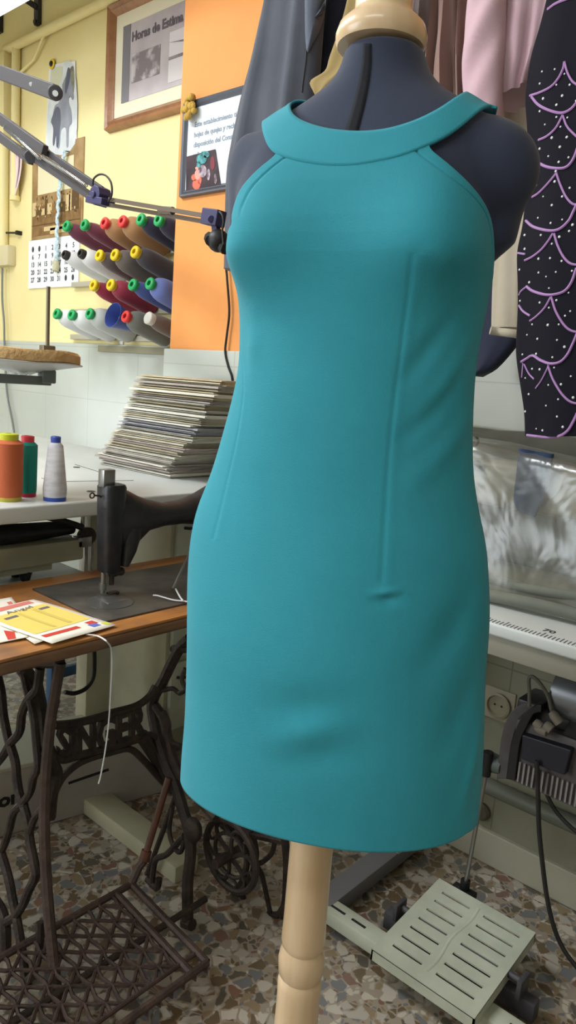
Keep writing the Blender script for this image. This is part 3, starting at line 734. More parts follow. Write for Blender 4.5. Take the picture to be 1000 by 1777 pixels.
# beaded ribbon
q = MB(); pth = [atY(x, y, YR - .03) for x, y in ((113, 262), (108, 285), (104, 320), (101, 360), (99, 400), (98, 440), (97, 455))]
pth = catmull(pth, 12)
for s_ in (-1, 1):
    q.tube([p + Vector((s_ * .007 * math.sin(i * .9), -.004 * math.cos(i * .9), 0)) for i, p in enumerate(pth)], .0065, 6)
q.build
rb = thing('bead_cord', (pth[-1].x, YR, pth[-1].z), 'pale blue braided cord with a tassel hanging over the calendar', 'cord')
q.build('cord', mat('blue_white_braid', (150, 186, 204), .6, c2=(214, 226, 230), nscale=90), rb)
q = MB(); e = pth[-1]; q.lathe([(.004, .02), (.012, .01), (.017, -.015), (.016, -.04), (.003, -.05)], e, n=14); q.build('tassel', mat('straw_tassel', (196, 192, 160), .8, bump=.6, bscale=150), rb)
q = MB(); q.tube([pth[0], (pth[0].x, YR - .001, pth[0].z + .004)], .003, 6); q.build('nail', M['steel'], rb)
# pink cloth
q = MB(); rows = []
for i in range(14):
    t_ = i / 13; y = 255 + 92 * t_; wd = 20 * math.sin(math.pi * min(1, (t_ * .55 + .38))) ** .8 if t_ < 1 else 3
    rows.append([atY(17 + wd * k / 8, y - 1.5 * k / 8, YR - .02 - .02 * abs(math.sin(k * 1.3 + t_))) for k in range(9)])
q.grid(rows); o = q.build('hanging_cloth', cloth('pale_pink_satin', (222, 200, 206), (232, 214, 216))); solid(o, .004)
tag(o, 'pale pink cloth hanging on the yellow wall behind the upright pipe', 'cloth')
# switch box & cable
s0 = atY(0, 465, YR); s1 = atY(28, 427, YR)
q = MB(); q.rbox((s0.x - .05, YR - .05, s0.z), (s1.x, YR, s1.z), .006)
sb = thing('junction_box', (s0.x, YR, s0.z), 'beige electric junction box on the yellow wall at the left edge', 'box')
q.build('box', mat('beige_plastic', (206, 196, 160), .5), sb); MB().rbox((s0.x, YR - .054, s0.z + .05), (s0.x + .08, YR - .05, s0.z + .11), .002).build('cover_plate', mat('beige_plastic_light', (222, 214, 184), .5), sb)
q = MB(); q.tube([atY(-20, 404, YR - .02), atY(31, 404, YR - .02)], .006, 6); q.bb(atY(31, 404, YR - .02) - Vector((.01, .01, .01)), atY(31, 404, YR - .02) + Vector((.01, .02, .01)))
tag(q.build('wall_hook', M['black']), 'thin black rod sticking out of the yellow wall above the junction box', 'hook')
q = MB(); q.tube(catmull([atY(x, y, YR - .03) for x, y in ((4, 465), (4, 520), (7, 560), (8, 605))] + [atY(12, 680, YR - .03), atY(22, 735, YR - .03), atY(30, 790, YR - .03)], 8), .006, 8)
tag(q.build('cable', M['greycable']), 'thin grey cable hanging down the wall behind the padded thread tray', 'cable')
# black cord on the orange wall
q = MB(); q.tube(catmull([atY(x, y, YB - .016) for x, y in ((425, 150), (420, 260), (408, 360), (392, 440), (394, 480), (398, 540), (394, 580), (391, 610), (396, 635), (403, 657), (405, 700))], 8), .0045, 8)
tag(q.build('cord', M['blackcable']), 'black cord hanging down the orange wall behind the newspapers', 'cord')

# ------------------------------------------------------------------ thread rack
TY = 1.855
rk = thing('thread_rack', (-2.75, YR, 1.40), 'wall rack of slanted pins holding four rows of thread cones', 'rack')
TILT = Vector((0, -math.cos(R(15)), math.sin(R(15))))
def base_of(px, L_): 
    tip = atY(px[0], px[1], TY); return tip, tip - TILT * L_
ROWS = [
 [((117, 393), 'plum', 'green', .040), ((148, 391), 'plum2', 'green', .036), ((183, 388), 'tan', 'red', .050), ((214, 385), 'tan', 'red', .052), ((246, 382), 'navy', 'green', .042), ((277, 383), 'navy', 'green', .042)],
 [((113, 442), 'white', 'black', .040), ((141, 440), 'white', 'black', .044), ((174, 444), 'taupe', 'yellow', .040), ((201, 443), 'greybrown', 'yellow', .050), ((236, 438), 'charcoal', 'yellow', .044)],
 [((164, 496), 'crimson', 'yellow', .038), ((194, 495), 'crimson', 'yellow', .046), ((232, 495), 'blue', 'green', .036), ((262, 493), 'peri', 'green', .052)],
 [((100, 545), 'white', 'green', .046), ((126, 547), 'white', 'green', .048), ((157, 545), 'pale', 'green', .052), ((199, 548), 'funnel', 'blue', .05), ((220, 550), 'grey', 'red', .050), ((258, 552), 'brown', 'cap', .036)]]
TC = dict(plum=(104, 50, 72), plum2=(112, 54, 74), tan=(166, 124, 84), navy=(44, 44, 66), white=(222, 224, 224), taupe=(96, 84, 84), greybrown=(106, 98, 92), charcoal=(72, 68, 74), crimson=(150, 48, 70), blue=(74, 90, 150), peri=(104, 122, 188), pale=(186, 190, 188), grey=(112, 114, 108), brown=(112, 100, 94))
CC = dict(green=(36, 158, 92), red=(222, 62, 62), yellow=(232, 200, 40), black=(48, 48, 50), blue=(70, 88, 160), cap=(200, 198, 192))
TM = {k: weave(mat('thread_' + k, v, .7, sheen=.3), 500, .5) for k, v in TC.items()}
CM = {k: mat('core_' + k, v, .35) for k, v in CC.items()}
LB = [
 ['slim plum thread cone with green core, first of the top row', 'plum thread cone with green core, beside the tan cones in the top row', 'tan thread cone with red core, left one of the tan pair', 'tan thread cone with red core, right one of the tan pair', 'navy thread cone with bright green core, beside the tan pair in the top row', 'navy thread cone half hidden under the lamp arm, last in the top row'],
 ['white thread cone with black core over the calendar numbers', 'second white thread cone with black core, beside the taupe cone', 'taupe thread cone with yellow core, next to the white cones', 'grey-brown thread cone with yellow core in the middle of the second row', 'charcoal thread cone with yellow core at the right end of the second row'],
 ['dark crimson thread cone with yellow core, first of the third row', 'wider crimson thread cone with yellow core, second in the third row', 'slim blue thread cone with green core in the third row', 'big periwinkle blue thread cone with green core by the orange wall'],
 ['white thread cone with green core, first of the bottom row', 'white thread cone with green core, second of the bottom row', 'pale grey thread cone with green core beside the empty blue cone', 'empty blue plastic cone, wide open end facing out', 'grey thread cone with red core beside the empty blue cone', 'brown thread cone with a white cap at the right end of the bottom row']]
zr = []
for r_, row in enumerate(ROWS):
    zb = []
    for c_i, (px, tc_, cc_, br) in enumerate(row):
        tip = atY(px[0], px[1], TY); L_ = .225; bas = tip - TILT * L_; zb.append(bas.z)
        pn_ = MB(); pn_.cyl(bas - TILT * .028, bas + TILT * (.06 if tc_ != 'funnel' else .2), .008); pn_.build('pin', M['steel'], rk)
        th = thing('thread_cone', tuple(bas), LB[r_][c_i], 'thread cone', 'thread cones on the wall rack')
        if tc_ == 'funnel':
            f = MB(); f.lathe([(.012, .05), (.052, .0 + .235), (.054, .235), (.014, .048)], bas + TILT * 0.0, TILT, 32, cap=False); f.build('cone', CM['blue'], th)
            continue
        f = MB(); tr = .021
        f.lathe([(.010, 0), (br * .92, .002), (br, .014), (br * .99, .05), (br * .93, .16), (br * .86, .18), (br * .7, .20), (tr, .212), (.012, .214)], bas, TILT, 32, cap=False); f.build('thread', TM[tc_], th)
        f = MB()
        if cc_ == 'cap': f.lathe([(.012, .205), (.024, .205), (.026, .228), (.022, .232), (.001, .230)], bas, TILT, 28, cap=False)
        elif cc_ == 'black': f.lathe([(.011, .19), (.011, .233), (.018, .233), (.021, .226), (.022, .210), (.019, .204)], bas, TILT, 24, cap=False)
        else: f.lathe([(.011, .19), (.011, .236), (.018, .238), (.024, .235), (.0255, .229), (.0245, .222), (.020, .220), (.021, .204), (.017, .200)], bas, TILT, 28, cap=False)
        f.build('core', CM[cc_], th, ang=60)
        d_ = MB(); d_.lathe([(.001, .212), (.0108, .212)], bas, TILT, 16, cap=False); d_.build('core_hole', M['black'], th)
    zr.append(sum(zb) / len(zb))
for z in zr:
    q = MB(); q.rbox((-3.35, YR - .028, z - .03), (PX - .01, YR - .004, z - .005), .003); q.build('rail', mat('rack_rail', (170, 166, 150), .5), rk)
q = MB(); q.rbox((-3.1, YR - .03, zr[3] - .085), (PX - .01, YR - .004, zr[3] - .055), .003); q.build('rail', mat('rack_rail_dark', (134, 130, 108), .5), rk)
for x in (-2.95, -2.4): q = MB(); q.rbox((x - .02, YR - .004, zr[3] - .085), (x + .02, YR, zr[0] + .05), .001); q.build('upright', M['steel'], rk)

# ------------------------------------------------------------------ white worktop
WZ = .96
tb = thing('worktop_table', (-2.4, 1.1, 0), 'large white laminate worktop with cream legs, behind the treadle table', 'table')
q = MB(); q.rbox((-3.35, -.2, WZ - .042), (-1.62, 1.838, WZ), .006, 3); q.build('tabletop', M['white'], tb)
dk = MB()
for a_, b_ in (((130, 806), (188, 824)), ((100, 836), (232, 834)), ((72, 830), (100, 836))):
    P_, Q_ = atZ(*a_, WZ), atZ(*b_, WZ); dk.tube([P_, Q_], .0012, 4)
for a_ in ((133, 811), (158, 853)):
    P_ = atZ(*a_, WZ); dk.lathe([(.012, -.001), (.012, .0012)], P_, n=20)
dk.build('inlay', M['black'], tb)
for x, y in ((-1.90, atX(205, 1200, -1.90).y - .10), (-1.90, .0), (-3.2, 1.17), (-3.2, .0)):
    q = MB(); q.rbox((x - .03, y - .045, .05), (x + .03, y + .045, WZ - .042), .004); q.build('leg', M['cream'], tb)
q = MB(); q.rbox((-2.25, 1.125, 0), (-1.27, 1.205, .05), .006); q.build('foot_beam', M['cream'], tb)
q = MB(); q.rbox((-3.3, -.04, 0), (-1.6, .04, .05), .006); q.build('foot_beam', M['cream'], tb)
q = MB(); q.rbox((-1.90, -.1, .88), (-1.87, 1.2, WZ - .042), .003); q.build('apron', M['cream'], tb)
sl = MB(); sl.rbox((-1.98, -.1, .70), (-1.70, 1.16, .72), .003); sl.bb((-1.98, -.1, .72), (-1.96, .0, .90)); sl.build('shelf', M['white'], tb)
# drawer cabinet seen through the singer arm
cb_ = thing('drawer_cabinet', (-2.0, 1.55, 0), 'cream cabinet standing under the white worktop behind the sewing machine', 'cabinet')
MB().rbox((-2.2, 1.50, .02), (-1.80, 1.80, WZ - .045), .004).build('body', M['cream'], cb_)
for z in (.1, .36, .62):
    d = MB().rbox((-1.80, 1.515, z), (-1.782, 1.785, z + .24), .003).build('drawer', M['pale_green'], cb_)
    MB().tube([(-1.782, 1.54, z + .19), (-1.765, 1.55, z + .19), (-1.765, 1.64, z + .19), (-1.782, 1.65, z + .19)], .005, 6).build('handle', M['black'], d)
# second machine below the worktop
m2 = thing('sewing_machine', (-1.85, .8, .72), 'black and beige sewing machine tucked under the front of the white worktop', 'sewing machine')
zA0, zA1 = .826, .872
q = MB(); q.ring_loft([[Vector((-1.80 + .035 * math.cos(a) * k, y, (zA0 + zA1) / 2 + .026 * math.sin(a) * k)) for a in [2 * math.pi * i / 20 for i in range(20)]] for y, k in ((.2, 1.1), (.6, 1.1), (.95, 1.05), (1.05, .9), (1.13, .7))]); q.build('arm', M['japan'], m2)
q = MB(); q.tube(catmull([(-1.77, .93, .905), (-1.765, 1.02, .898), (-1.76, 1.1, .872), (-1.76, 1.14, .856)], 6), .010, 8); q.bb((-1.83, .2, .885), (-1.77, .96, .912)); q.build('top_cover', M['black'], m2)
q = MB(); q.rbox((-1.85, .2, .765), (-1.745, 1.14, .826), .008); q.rbox((-1.84, .2, .745), (-1.76, 1.05, .768), .004); q.build('bed', M['cream'], m2)
q = MB(); q.lathe([(.001, -.03), (.012, -.03), (.014, -.012), (.026, -.010), (.028, .008), (.02, .012), (.001, .012)], atX(150, 931, -1.765), (1, 0, 0), 24, cap=False); q.build('tension_knob', M['iron'], m2)
q = MB()
for px in (150, 160):
    a_ = atX(px, 960, -1.76); q.cyl((-1.76, a_.y, .722), (-1.76, a_.y, .84), .005)
q.cyl((-1.765, 1.145, .84), (-1.765, 1.145, .918), .006); q.rbox((-1.78, 1.12, .80), (-1.745, 1.165, .83), .003); q.build('needle_bar', M['steel'], m2)
q = MB()
for x, y in ((-1.78, .3), (-1.78, .98), (-1.83, .3), (-1.83, .98)): q.lathe([(.012, 0), (.02, .028)], (x, y, .72), n=14)
q.build('foot', M['black'], m2)
# thread spools standing on the worktop
def spool(px, yb, yt, r0, r1, tcol, c0, c1, label, w0=1.0):
    P_ = atZ(px, yb, WZ); P_.z = WZ; top = None
    lo, hi = WZ, WZ + .4
    for _ in range(40):
        mid = (lo + hi) / 2
        if proj(Vector((P_.x, P_.y, mid)))[1] > yt: lo = mid
        else: hi = mid
    h = lo - WZ
    t = thing('thread_spool', tuple(P_), label, 'thread spool')
    MB().lathe([(r0 * .9, .004), (r0 * .98, .016), (r0, .03), (r1 * 1.05, h - .024), (r1 * .7, h - .016), (.008, h - .016)], P_, n=36, cap=False).build('thread', tcol, t)
    MB().lathe([(.008, 0), (r0 * .93, 0), (r0 * .95, .003), (r0 * .93, .02), (r0 * .5, .02)], P_, n=36, cap=False).build('base_rim', c0, t)
    MB().lathe([(.006, h - .017), (r1 * .68, h - .017), (r1 * .70, h - .002), (r1 * .6, h), (.008, h), (.007, h - .03)], P_, n=30, cap=False).build('cap', c1, t)
    return t
oc = mat('thread_terracotta', (188, 96, 58), .8); gc = mat('thread_bottle_green', (22, 124, 108), .8); wc = mat('thread_white', (216, 216, 220), .8, c2=(196, 194, 202), nscale=30, stretch=(1, 1, 4))
for k in (oc, gc, wc): weave(k, 600, .5)
spool(15, 868, 752, .033, .033, oc, mat('olive_plastic', (186, 172, 60), .4), mat('lime_plastic', (196, 204, 40), .4), 'terracotta thread spool with a lime cap at the left edge of the worktop')
spool(47, 861, 756, .024, .024, gc, mat('crimson_plastic', (176, 40, 70), .4), mat('red_plastic', (204, 60, 72), .4), 'bottle green thread spool with a red cap, between the terracotta and white spools')
spool(95, 868, 757, .030, .018, wc, mat('blue_plastic', (50, 80, 170), .4), mat('blue_plastic_cap', (64, 84, 176), .4), 'white thread cone with blue cap and base standing on the worktop')

# ------------------------------------------------------------------ newspapers
random.seed(21)
NPM = [mat('newsprint_%d' % i, c, .9, c2=c2_, nscale=60, stretch=(.3, .3, 30), lo=.4, hi=.6, bump=.2, bscale=200) for i, (c, c2_) in enumerate((((218, 210, 186), (176, 166, 142)), ((200, 198, 184), (156, 152, 140)), ((232, 228, 216), (198, 194, 180)), ((206, 192, 160), (164, 150, 120)), ((188, 180, 172), (144, 134, 128)), ((172, 172, 176), (132, 130, 136))))]
z = WZ + .0005; ncount = 0; FZ = 1.288
while z < FZ:
    th_ = random.choice((.004, .005, .006, .007, .009, .011)); f_ = (z - WZ) / (FZ - WZ)
    # front left corner follows the lean of the stack in steps
    xl = interp(f_, [(0, -2.262), (.1, -2.27), (.2, -2.235), (.3, -2.20), (.42, -2.165), (.5, -2.14), (.65, -2.115), (.8, -2.10), (.9, -2.07), (1, -2.045)]) + random.uniform(-.012, .010)
    ln = interp(f_, [(0, .39), (.5, .40), (.9, .42), (1, .40)]) + random.uniform(-.012, .012); dp_ = random.uniform(.25, .285); y0 = 1.53 + random.uniform(-.010, .012) + (.0 if f_ < .9 else .005)
    rot = random.uniform(-.035, .035)
    q = MB(); NXX = 10; r1 = []; r2 = []
    prof_ = []
    for j in range(11):
        v = j / 10; prof_.append(v)
    top = []; bot = []
    sag = random.uniform(-.002, .002); curl = random.uniform(0, .003)
    for i in range(NXX + 1):
        u_ = i / NXX; tr_ = []; br_l = []
        for v in prof_:
            x_ = xl + u_ * ln; y_ = y0 + v * dp_
            dx, dy = x_ - (xl + ln / 2), y_ - (y0 + dp_ / 2)
            X_ = xl + ln / 2 + dx * math.cos(rot) - dy * math.sin(rot); Y_ = y0 + dp_ / 2 + dx * math.sin(rot) + dy * math.cos(rot)
            tt_ = th_ * (1 if v > .04 else .55)
            zz_ = 0
            tr_.append(Vector((X_, min(Y_, 1.840), z + th_ / 2 + tt_ * .48 + zz_))); br_l.append(Vector((X_, min(Y_, 1.840), z + th_ / 2 - tt_ * .48 + zz_)))
        top.append(tr_); bot.append(br_l)
    n = len(prof_); ringz = []
    for i in range(NXX + 1): ringz.append(top[i] + list(reversed(bot[i])))
    q.ring_loft(ringz)
    mi_ = random.choice((0, 0, 1, 2, 3, 3, 1, 4)); 
    if .55 < f_ < .57 or .83 < f_ < .86: mi_ = 2
    if .45 < f_ < .54: mi_ = 5
    o = q.build('newspaper', NPM[mi_], None, smooth=True, ang=30); ncount += 1
    first = z < WZ + .001
    z += th_
    last = z >= FZ
    tag(o, 'lowest folded newspaper, lying directly on the white worktop' if first else 'topmost newspaper of the leaning stack, under the black cord' if last else 'folded yellowed newspaper inside the tall leaning stack on the worktop', 'newspaper', 'newspapers in the leaning stack')
# ------------------------------------------------------------------ treadle table
TZ = .76
TX0, TX1, TY0, TY1 = -1.655, -1.212, .33, 1.44
tt = thing('treadle_table', (-1.43, .9, 0), 'old sewing table with a worn wooden top on an ornate dark cast-iron treadle base', 'table')
top = MB(); top.rbox((TX0, TY0, TZ - .008), (TX1 - .003, TY1, TZ), .003); top.build('tabletop', M['wood'], tt)
q = MB(); q.rbox((TX0, TY0, TZ - .034), (TX1, TY1, TZ - .007), .009, 4); q.build('edge_moulding', M['woodedge'], tt)
def nearY(y): return interp(y, [(1150, .775), (1777, .69), (1900, .68)])
def farY(y): return interp(y, [(1110, 1.13), (1300, 1.085), (1610, 1.045)])
def bars(pts, fy, r, mb, n=8, cs=6, flat=None):
    P_ = [atY(x, y, fy(y)) for x, y in pts]; mb.tube(catmull(P_, cs), r, n, flat=flat, nrm=(0, 1, 0) if flat else None)
nf = MB()
bars([(105, 1150), (97, 1195), (88, 1250), (82, 1310), (78, 1370), (77, 1440), (80, 1520), (87, 1610), (95, 1690), (104, 1777), (109, 1830)], nearY, .0115, nf, 8, 6)
nf.build('near_leg', M['rust'], tt)
nf = MB()
# leafy undulating ironwork of the near side frame
bars([(70, 1160), (64, 1195), (48, 1215), (38, 1240), (34, 1270), (18, 1290), (6, 1310), (-10, 1330)], nearY, .0100, nf)
bars([(-6, 1165), (2, 1200), (6, 1240), (14, 1280), (26, 1320), (29, 1350), (34, 1380), (42, 1400)], nearY, .0100, nf)
bars([(40, 1165), (48, 1200), (58, 1240), (64, 1300), (66, 1330), (58, 1350), (52, 1375), (38, 1395), (24, 1410), (16, 1440), (6, 1470), (-8, 1490)], nearY, .0090, nf)
bars([(40, 1395), (48, 1425), (52, 1460), (60, 1500), (62, 1520), (50, 1545), (40, 1570), (26, 1590), (10, 1600)], nearY, .0100, nf)
bars([(2, 1480), (14, 1520), (22, 1560), (30, 1600), (38, 1650), (45, 1700), (58, 1760), (70, 1800)], nearY, .010, nf)
bars([(70, 1600), (68, 1650), (58, 1690), (40, 1710), (28, 1740), (20, 1800)], nearY, .0090, nf)
bars([(-10, 1560), (6, 1590), (10, 1640), (4, 1690), (14, 1720), (24, 1760), (26, 1800)], nearY, .012, nf)
bars([(76, 1400), (60, 1420), (50, 1450)], nearY, .008, nf)
bars([(-5, 1650), (12, 1680), (8, 1710), (-6, 1720)], nearY, .007, nf)
nf.tube([atY(-5, 1150, .775), atY(105, 1150, .775)], .012, 8)
nf.tube([atY(40, 1160, .775), atY(62, 1190, .80), atY(72, 1240, .80), atY(76, 1300, .79)], .016, 8)
nf.build('side_frame', M['iron'], tt)
ff = MB()
def fb(pts, r, fl=None): bars(pts, farY, r, ff, 8, 6, fl)
fb([(330, 1108), (312, 1125), (296, 1155), (284, 1180), (270, 1205), (264, 1225), (268, 1255), (276, 1290), (290, 1330), (304, 1360), (316, 1400), (328, 1440), (331, 1480), (326, 1530), (326, 1600)], .0145)
fb([(300, 1126), (330, 1126), (360, 1124)], .010)
fb([(270, 1225), (285, 1250), (296, 1300), (312, 1340), (340, 1380), (375, 1420)], .012)
fb([(283, 1198), (300, 1195), (312, 1203), (326, 1196), (345, 1200)], .006)
fb([(284, 1235), (292, 1255), (292, 1275), (300, 1290), (318, 1300), (322, 1330), (312, 1350)], .0075)
fb([(322, 1160), (316, 1180), (326, 1200)], .006)
fb([(320, 1450), (290, 1482), (272, 1490), (266, 1510), (264, 1538)], .008)
fb([(256, 1525), (272, 1540), (276, 1525)], .009)
fb([(300, 1400), (294, 1440), (302, 1470), (314, 1478), (320, 1455)], .006)
ff.sph(atY(335, 1440, 1.06), .026, 16, 10, (1, .7, 1.2))
ff.tube([atY(320, 1600, 1.045), atY(334, 1605, 1.045)], .014, 8)
ff.build('side_frame', M['iron'], tt)
# brace with the raised lettering
def br3(pts, r, mb):
    P_ = []
    for x, y in pts:
        t_ = (x - 85) / (275 - 85); P_.append(atY(x, y, .775 + (1.09 - .775) * t_))
    mb.tube(catmull(P_, 6), r, 8)
bc = MB()
br3([(92, 1258), (104, 1258), (130, 1255), (165, 1247), (200, 1236), (235, 1226), (258, 1210), (270, 1190)], .0095, bc)
br3([(92, 1310), (110, 1318), (140, 1310), (175, 1302), (205, 1294), (235, 1284), (262, 1276), (276, 1290)], .0095, bc)
arch = [(82, 1330), (90, 1345), (92, 1370), (86, 1400)]
br3([(82, 1300), (92, 1330), (96, 1345), (88, 1380), (84, 1420)], .016, bc)
br3([(84, 1420), (92, 1385), (105, 1355), (125, 1333), (150, 1318), (190, 1306), (225, 1300), (250, 1320), (272, 1345), (295, 1370)], .0085, bc)
br3([(245, 1275), (262, 1300), (280, 1330), (300, 1370)], .017, bc)
# letters: cut-out strokes standing between the rails
def onb(u_, v):   # u along the brace 0..1, v 0..1 up between the rails -> pixel then world
    x = 96 + (258 - 96) * u_
    yb_ = interp(x, [(96, 1312), (140, 1308), (205, 1292), (262, 1274)]); yt = interp(x, [(96, 1262), (130, 1256), (200, 1238), (258, 1216)])
    y = yb_ + (yt - yb_) * v; t_ = (x - 85) / 190.0; return atY(x, y, .775 + .315 * t_ - .0)
bc.build('brace', M['iron'], tt)
word = 'SINGER'; lm = text_mesh(word, 1.0, (0, 0, 0), (1, 0, 0), (0, 1, 0), .0, .03)
mxx = max(v.x for v in lm.v); mxy = max(v.y for v in lm.v)
lv = []; O1 = None
front = [onb(v.x / mxx * .95 + .02, max(0, v.y) / mxy * 1.02 - .01) for v in lm.v]
nrm_b = (onb(1, 0) - onb(0, 0)).cross(onb(0, 1) - onb(0, 0)).normalized()
if nrm_b.dot(CAM - onb(.5, .5)) < 0: nrm_b = -nrm_b
lt = MB(); nV = len(front)
lt.add([p + nrm_b * .006 for p in front] + [p - nrm_b * .006 for p in front], lm.f + [tuple(i + nV for i in reversed(f)) for f in lm.f])
from collections import Counter
ec = Counter()
for f in lm.f:
    for a, b in zip(f, f[1:] + f[:1]): ec[frozenset((a, b))] += 1
for f in lm.f:
    for a, b in zip(f, f[1:] + f[:1]):
        if ec[frozenset((a, b))] == 1: lt.f.append((a, b, b + nV, a + nV)); lt.mi.append(0)
lt.build('lettering', M['iron'], tt, smooth=False, recalc=False)
# pedal plate
def ped(u_, v):  # u along Y (0 near .. 1 far), v along X (0 front .. 1 back)
    return Vector((-.957 - .268 * v, .52 + .43 * u_, .085 + .035 * v))
pd = MB()
for a_, b_ in (((0, 0), (1, 0)), ((1, 0), (1, 1)), ((1, 1), (0, 1)), ((0, 1), (0, 0)), ((0, .12), (1, .12)), ((.9, 0), (.9, 1))):
    pd.tube([ped(*a_), ped(*b_)], .0085 if a_[1] != .12 else .005, 8)
for k in range(9):
    v0 = .16 + k * .092
    pd.tube([ped(i / 60 * .9, v0 + .040 * math.sin(i * .62 + (k % 2) * math.pi)) for i in range(61)], .0042, 6)
for k in range(12):
    u0 = .04 + k * .075
    pd.tube([ped(u0 + .008 * math.sin(i * 1.57 + (k % 2) * math.pi), .12 + .88 * i / 16) for i in range(17)], .0042, 6)
for k in range(14): pd.tube([ped(k / 14 + .03, 0), ped(k / 14 + .05, -.03) - UP * .01, ped(k / 14 + .07, 0)], .004, 6)
pd.tube([ped(1, 1), ped(1.06, 1.02) + UP * .03, ped(1.08, 1.0) + UP * .045], .010, 8)
pdl = pd.build('pedal', M['rust'], tt)
q = MB(); q.tube([ped(.5, .5) - UP * .005 + Vector((0, -.35, 0)), ped(.5, .5) - UP * .005 + Vector((0, .33, 0))], .008, 8); q.build('pedal_axle', M['iron'], tt)
q = MB(); a_ = ped(1.08, 1.0) + UP * .045; b_ = atY(293, 1350, 1.06); q.tube([a_, a_ + (b_ - a_) * .12], .013, 10); q.tube([a_, b_], .0085, 10); q.build('pitman_rod', wood('brown_rod', (92, 54, 36), (70, 40, 28), (60, 42, 34)), tt)
q = MB(); a_ = atY(255, 1518, 1.10); b_ = atY(304, 1385, 1.09); q.tube([a_, b_], .007, 8); q.build('guide_rod', M['iron'], tt)
# flywheel outboard of the far frame
wc_ = atY(400, 1484, 1.13); WR = .085
q = MB(); wpl = lambda r_, a: wc_ + Vector((math.cos(a) * r_, 0, math.sin(a) * r_))
q.tube([wpl(WR, 2 * math.pi * k / 48) for k in range(48)], .0085, 8, closed=True)
q.tube([wpl(WR * .62, 2 * math.pi * k / 36) for k in range(36)], .005, 6, closed=True)
q.cyl(wc_ + Vector((0, -.05, 0)), wc_ + Vector((0, .04, 0)), .012)
for k in range(6):
    a0 = 2 * math.pi * k / 6; q.tube(catmull([wpl(.01, a0), wpl(WR * .45, a0 + .5), wpl(WR * .8, a0 + .35), wpl(WR, a0)], 5), .0055, 6)
    q.tube(catmull([wpl(WR * .62, a0 + .2), wpl(WR * .8, a0 + .9), wpl(WR, a0 + .7)], 5), .004, 6)
q.build('flywheel', M['iron'], tt)
# curled outer guard
gf = MB()
def gb(pts, r): gf.tube(catmull([atY(x, y, interp(y, [(1380, 1.16), (1590, 1.235)])) for x, y in pts], 6), r, 8)
gb([(330, 1350), (360, 1400), (384, 1430), (410, 1450), (428, 1480), (424, 1520), (405, 1548), (370, 1552), (345, 1540)], .008)
gb([(436, 1440), (444, 1470), (444, 1490), (436, 1520), (420, 1550), (398, 1560)], .0075)
gb([(478, 1455), (472, 1480), (456, 1496), (446, 1500), (455, 1520), (462, 1550), (470, 1588)], .0065)
gb([(420, 1552), (430, 1578), (452, 1584), (480, 1588), (492, 1575)], .0085)
gb([(396, 1556), (412, 1588), (432, 1594), (480, 1588)], .006)
gb([(494, 1450), (498, 1500), (496, 1560), (490, 1590)], .010)
gb([(320, 1360), (345, 1376), (372, 1408), (400, 1432), (440, 1448), (494, 1460)], .009)
gf.build('guard', M['iron'], tt)

# ------------------------------------------------------------------ old sewing machine
sm = thing('sewing_machine', (-1.43, 1.1, TZ), 'worn black antique sewing machine standing on the treadle table', 'sewing machine')
bedp = [atZ(62, 1031, TZ), atZ(196, 1073, TZ)]
q = MB(); q.rbox((-1.575, .885, TZ - .001), (-1.272, 1.405, TZ + .005), .002); q.build('bed', M['plate'], sm)
q = MB(); q.lathe([(.001, .0), (.055, 0), (.055, .0015), (.001, .002)], atZ(190, 1045, TZ + .005), n=36, cap=False); q.rbox(atZ(176, 1040, TZ) + Vector((-.006, -.02, .006)), atZ(205, 1046, TZ) + Vector((.012, .02, .008)), .001); q.build('slide_plate', M['steel'], sm)
YC = 1.005; XC = -1.43
q = MB(); rr = []
for z, w0, d0, yo in ((.822, .020, .018, -.003), (.828, .024, .024, -.002), (.90, .027, .027, 0), (.98, .030, .029, .0), (1.03, .030, .030, 0), (1.036, .027, .027, 0)):
    rr.append([Vector((XC + w0 * abs(math.cos(a)) ** .6 * (1 if math.cos(a) > 0 else -1), YC + yo + d0 * abs(math.sin(a)) ** .6 * (1 if math.sin(a) > 0 else -1), z)) for a in [2 * math.pi * k / 24 for k in range(24)]])
q.ring_loft(rr); q.build('face_plate', M['japan'], sm)
# arm: swells behind the head, narrows and rises towards the pillar
q = MB(); rr = []
for y, zc_, hz, wx in ((1.015, .955, .075, .026), (1.05, .945, .073, .034), (1.08, .945, .058, .036), (1.11, .952, .040, .034), (1.16, .950, .030, .032), (1.22, .952, .032, .034), (1.27, .955, .042, .038), (1.31, .955, .060, .042), (1.34, .955, .062, .042), (1.355, .955, .05, .036)):
    rr.append([Vector((XC + wx * math.cos(a), y, zc_ + hz * math.sin(a))) for a in [2 * math.pi * k / 24 for k in range(24)]])
q.ring_loft(rr)
q.build('arm', M['japan'], sm)
q = MB(); q.ring_loft([[Vector((XC + wx * math.cos(a), 1.325 + wy * math.sin(a), z)) for a in [2 * math.pi * k / 24 for k in range(24)]] for z, wx, wy in ((TZ + .004, .060, .050), (TZ + .02, .052, .042), (.83, .040, .032), (.95, .040, .03))]); q.build('pillar', M['japan'], sm)
q = MB()
q.ring_loft([[Vector((XC + .01 + wx * math.cos(a), y0 + wy * math.sin(a), z)) for a in [2 * math.pi * k / 16 for k in range(16)]] for z, wx, wy, y0 in ((.835, .016, .010, 1.04), (.87, .022, .02, 1.05), (.93, .026, .03, 1.06))]); q.build('head_web', M['japan'], sm)
nb = atX(178, 1030, XC)
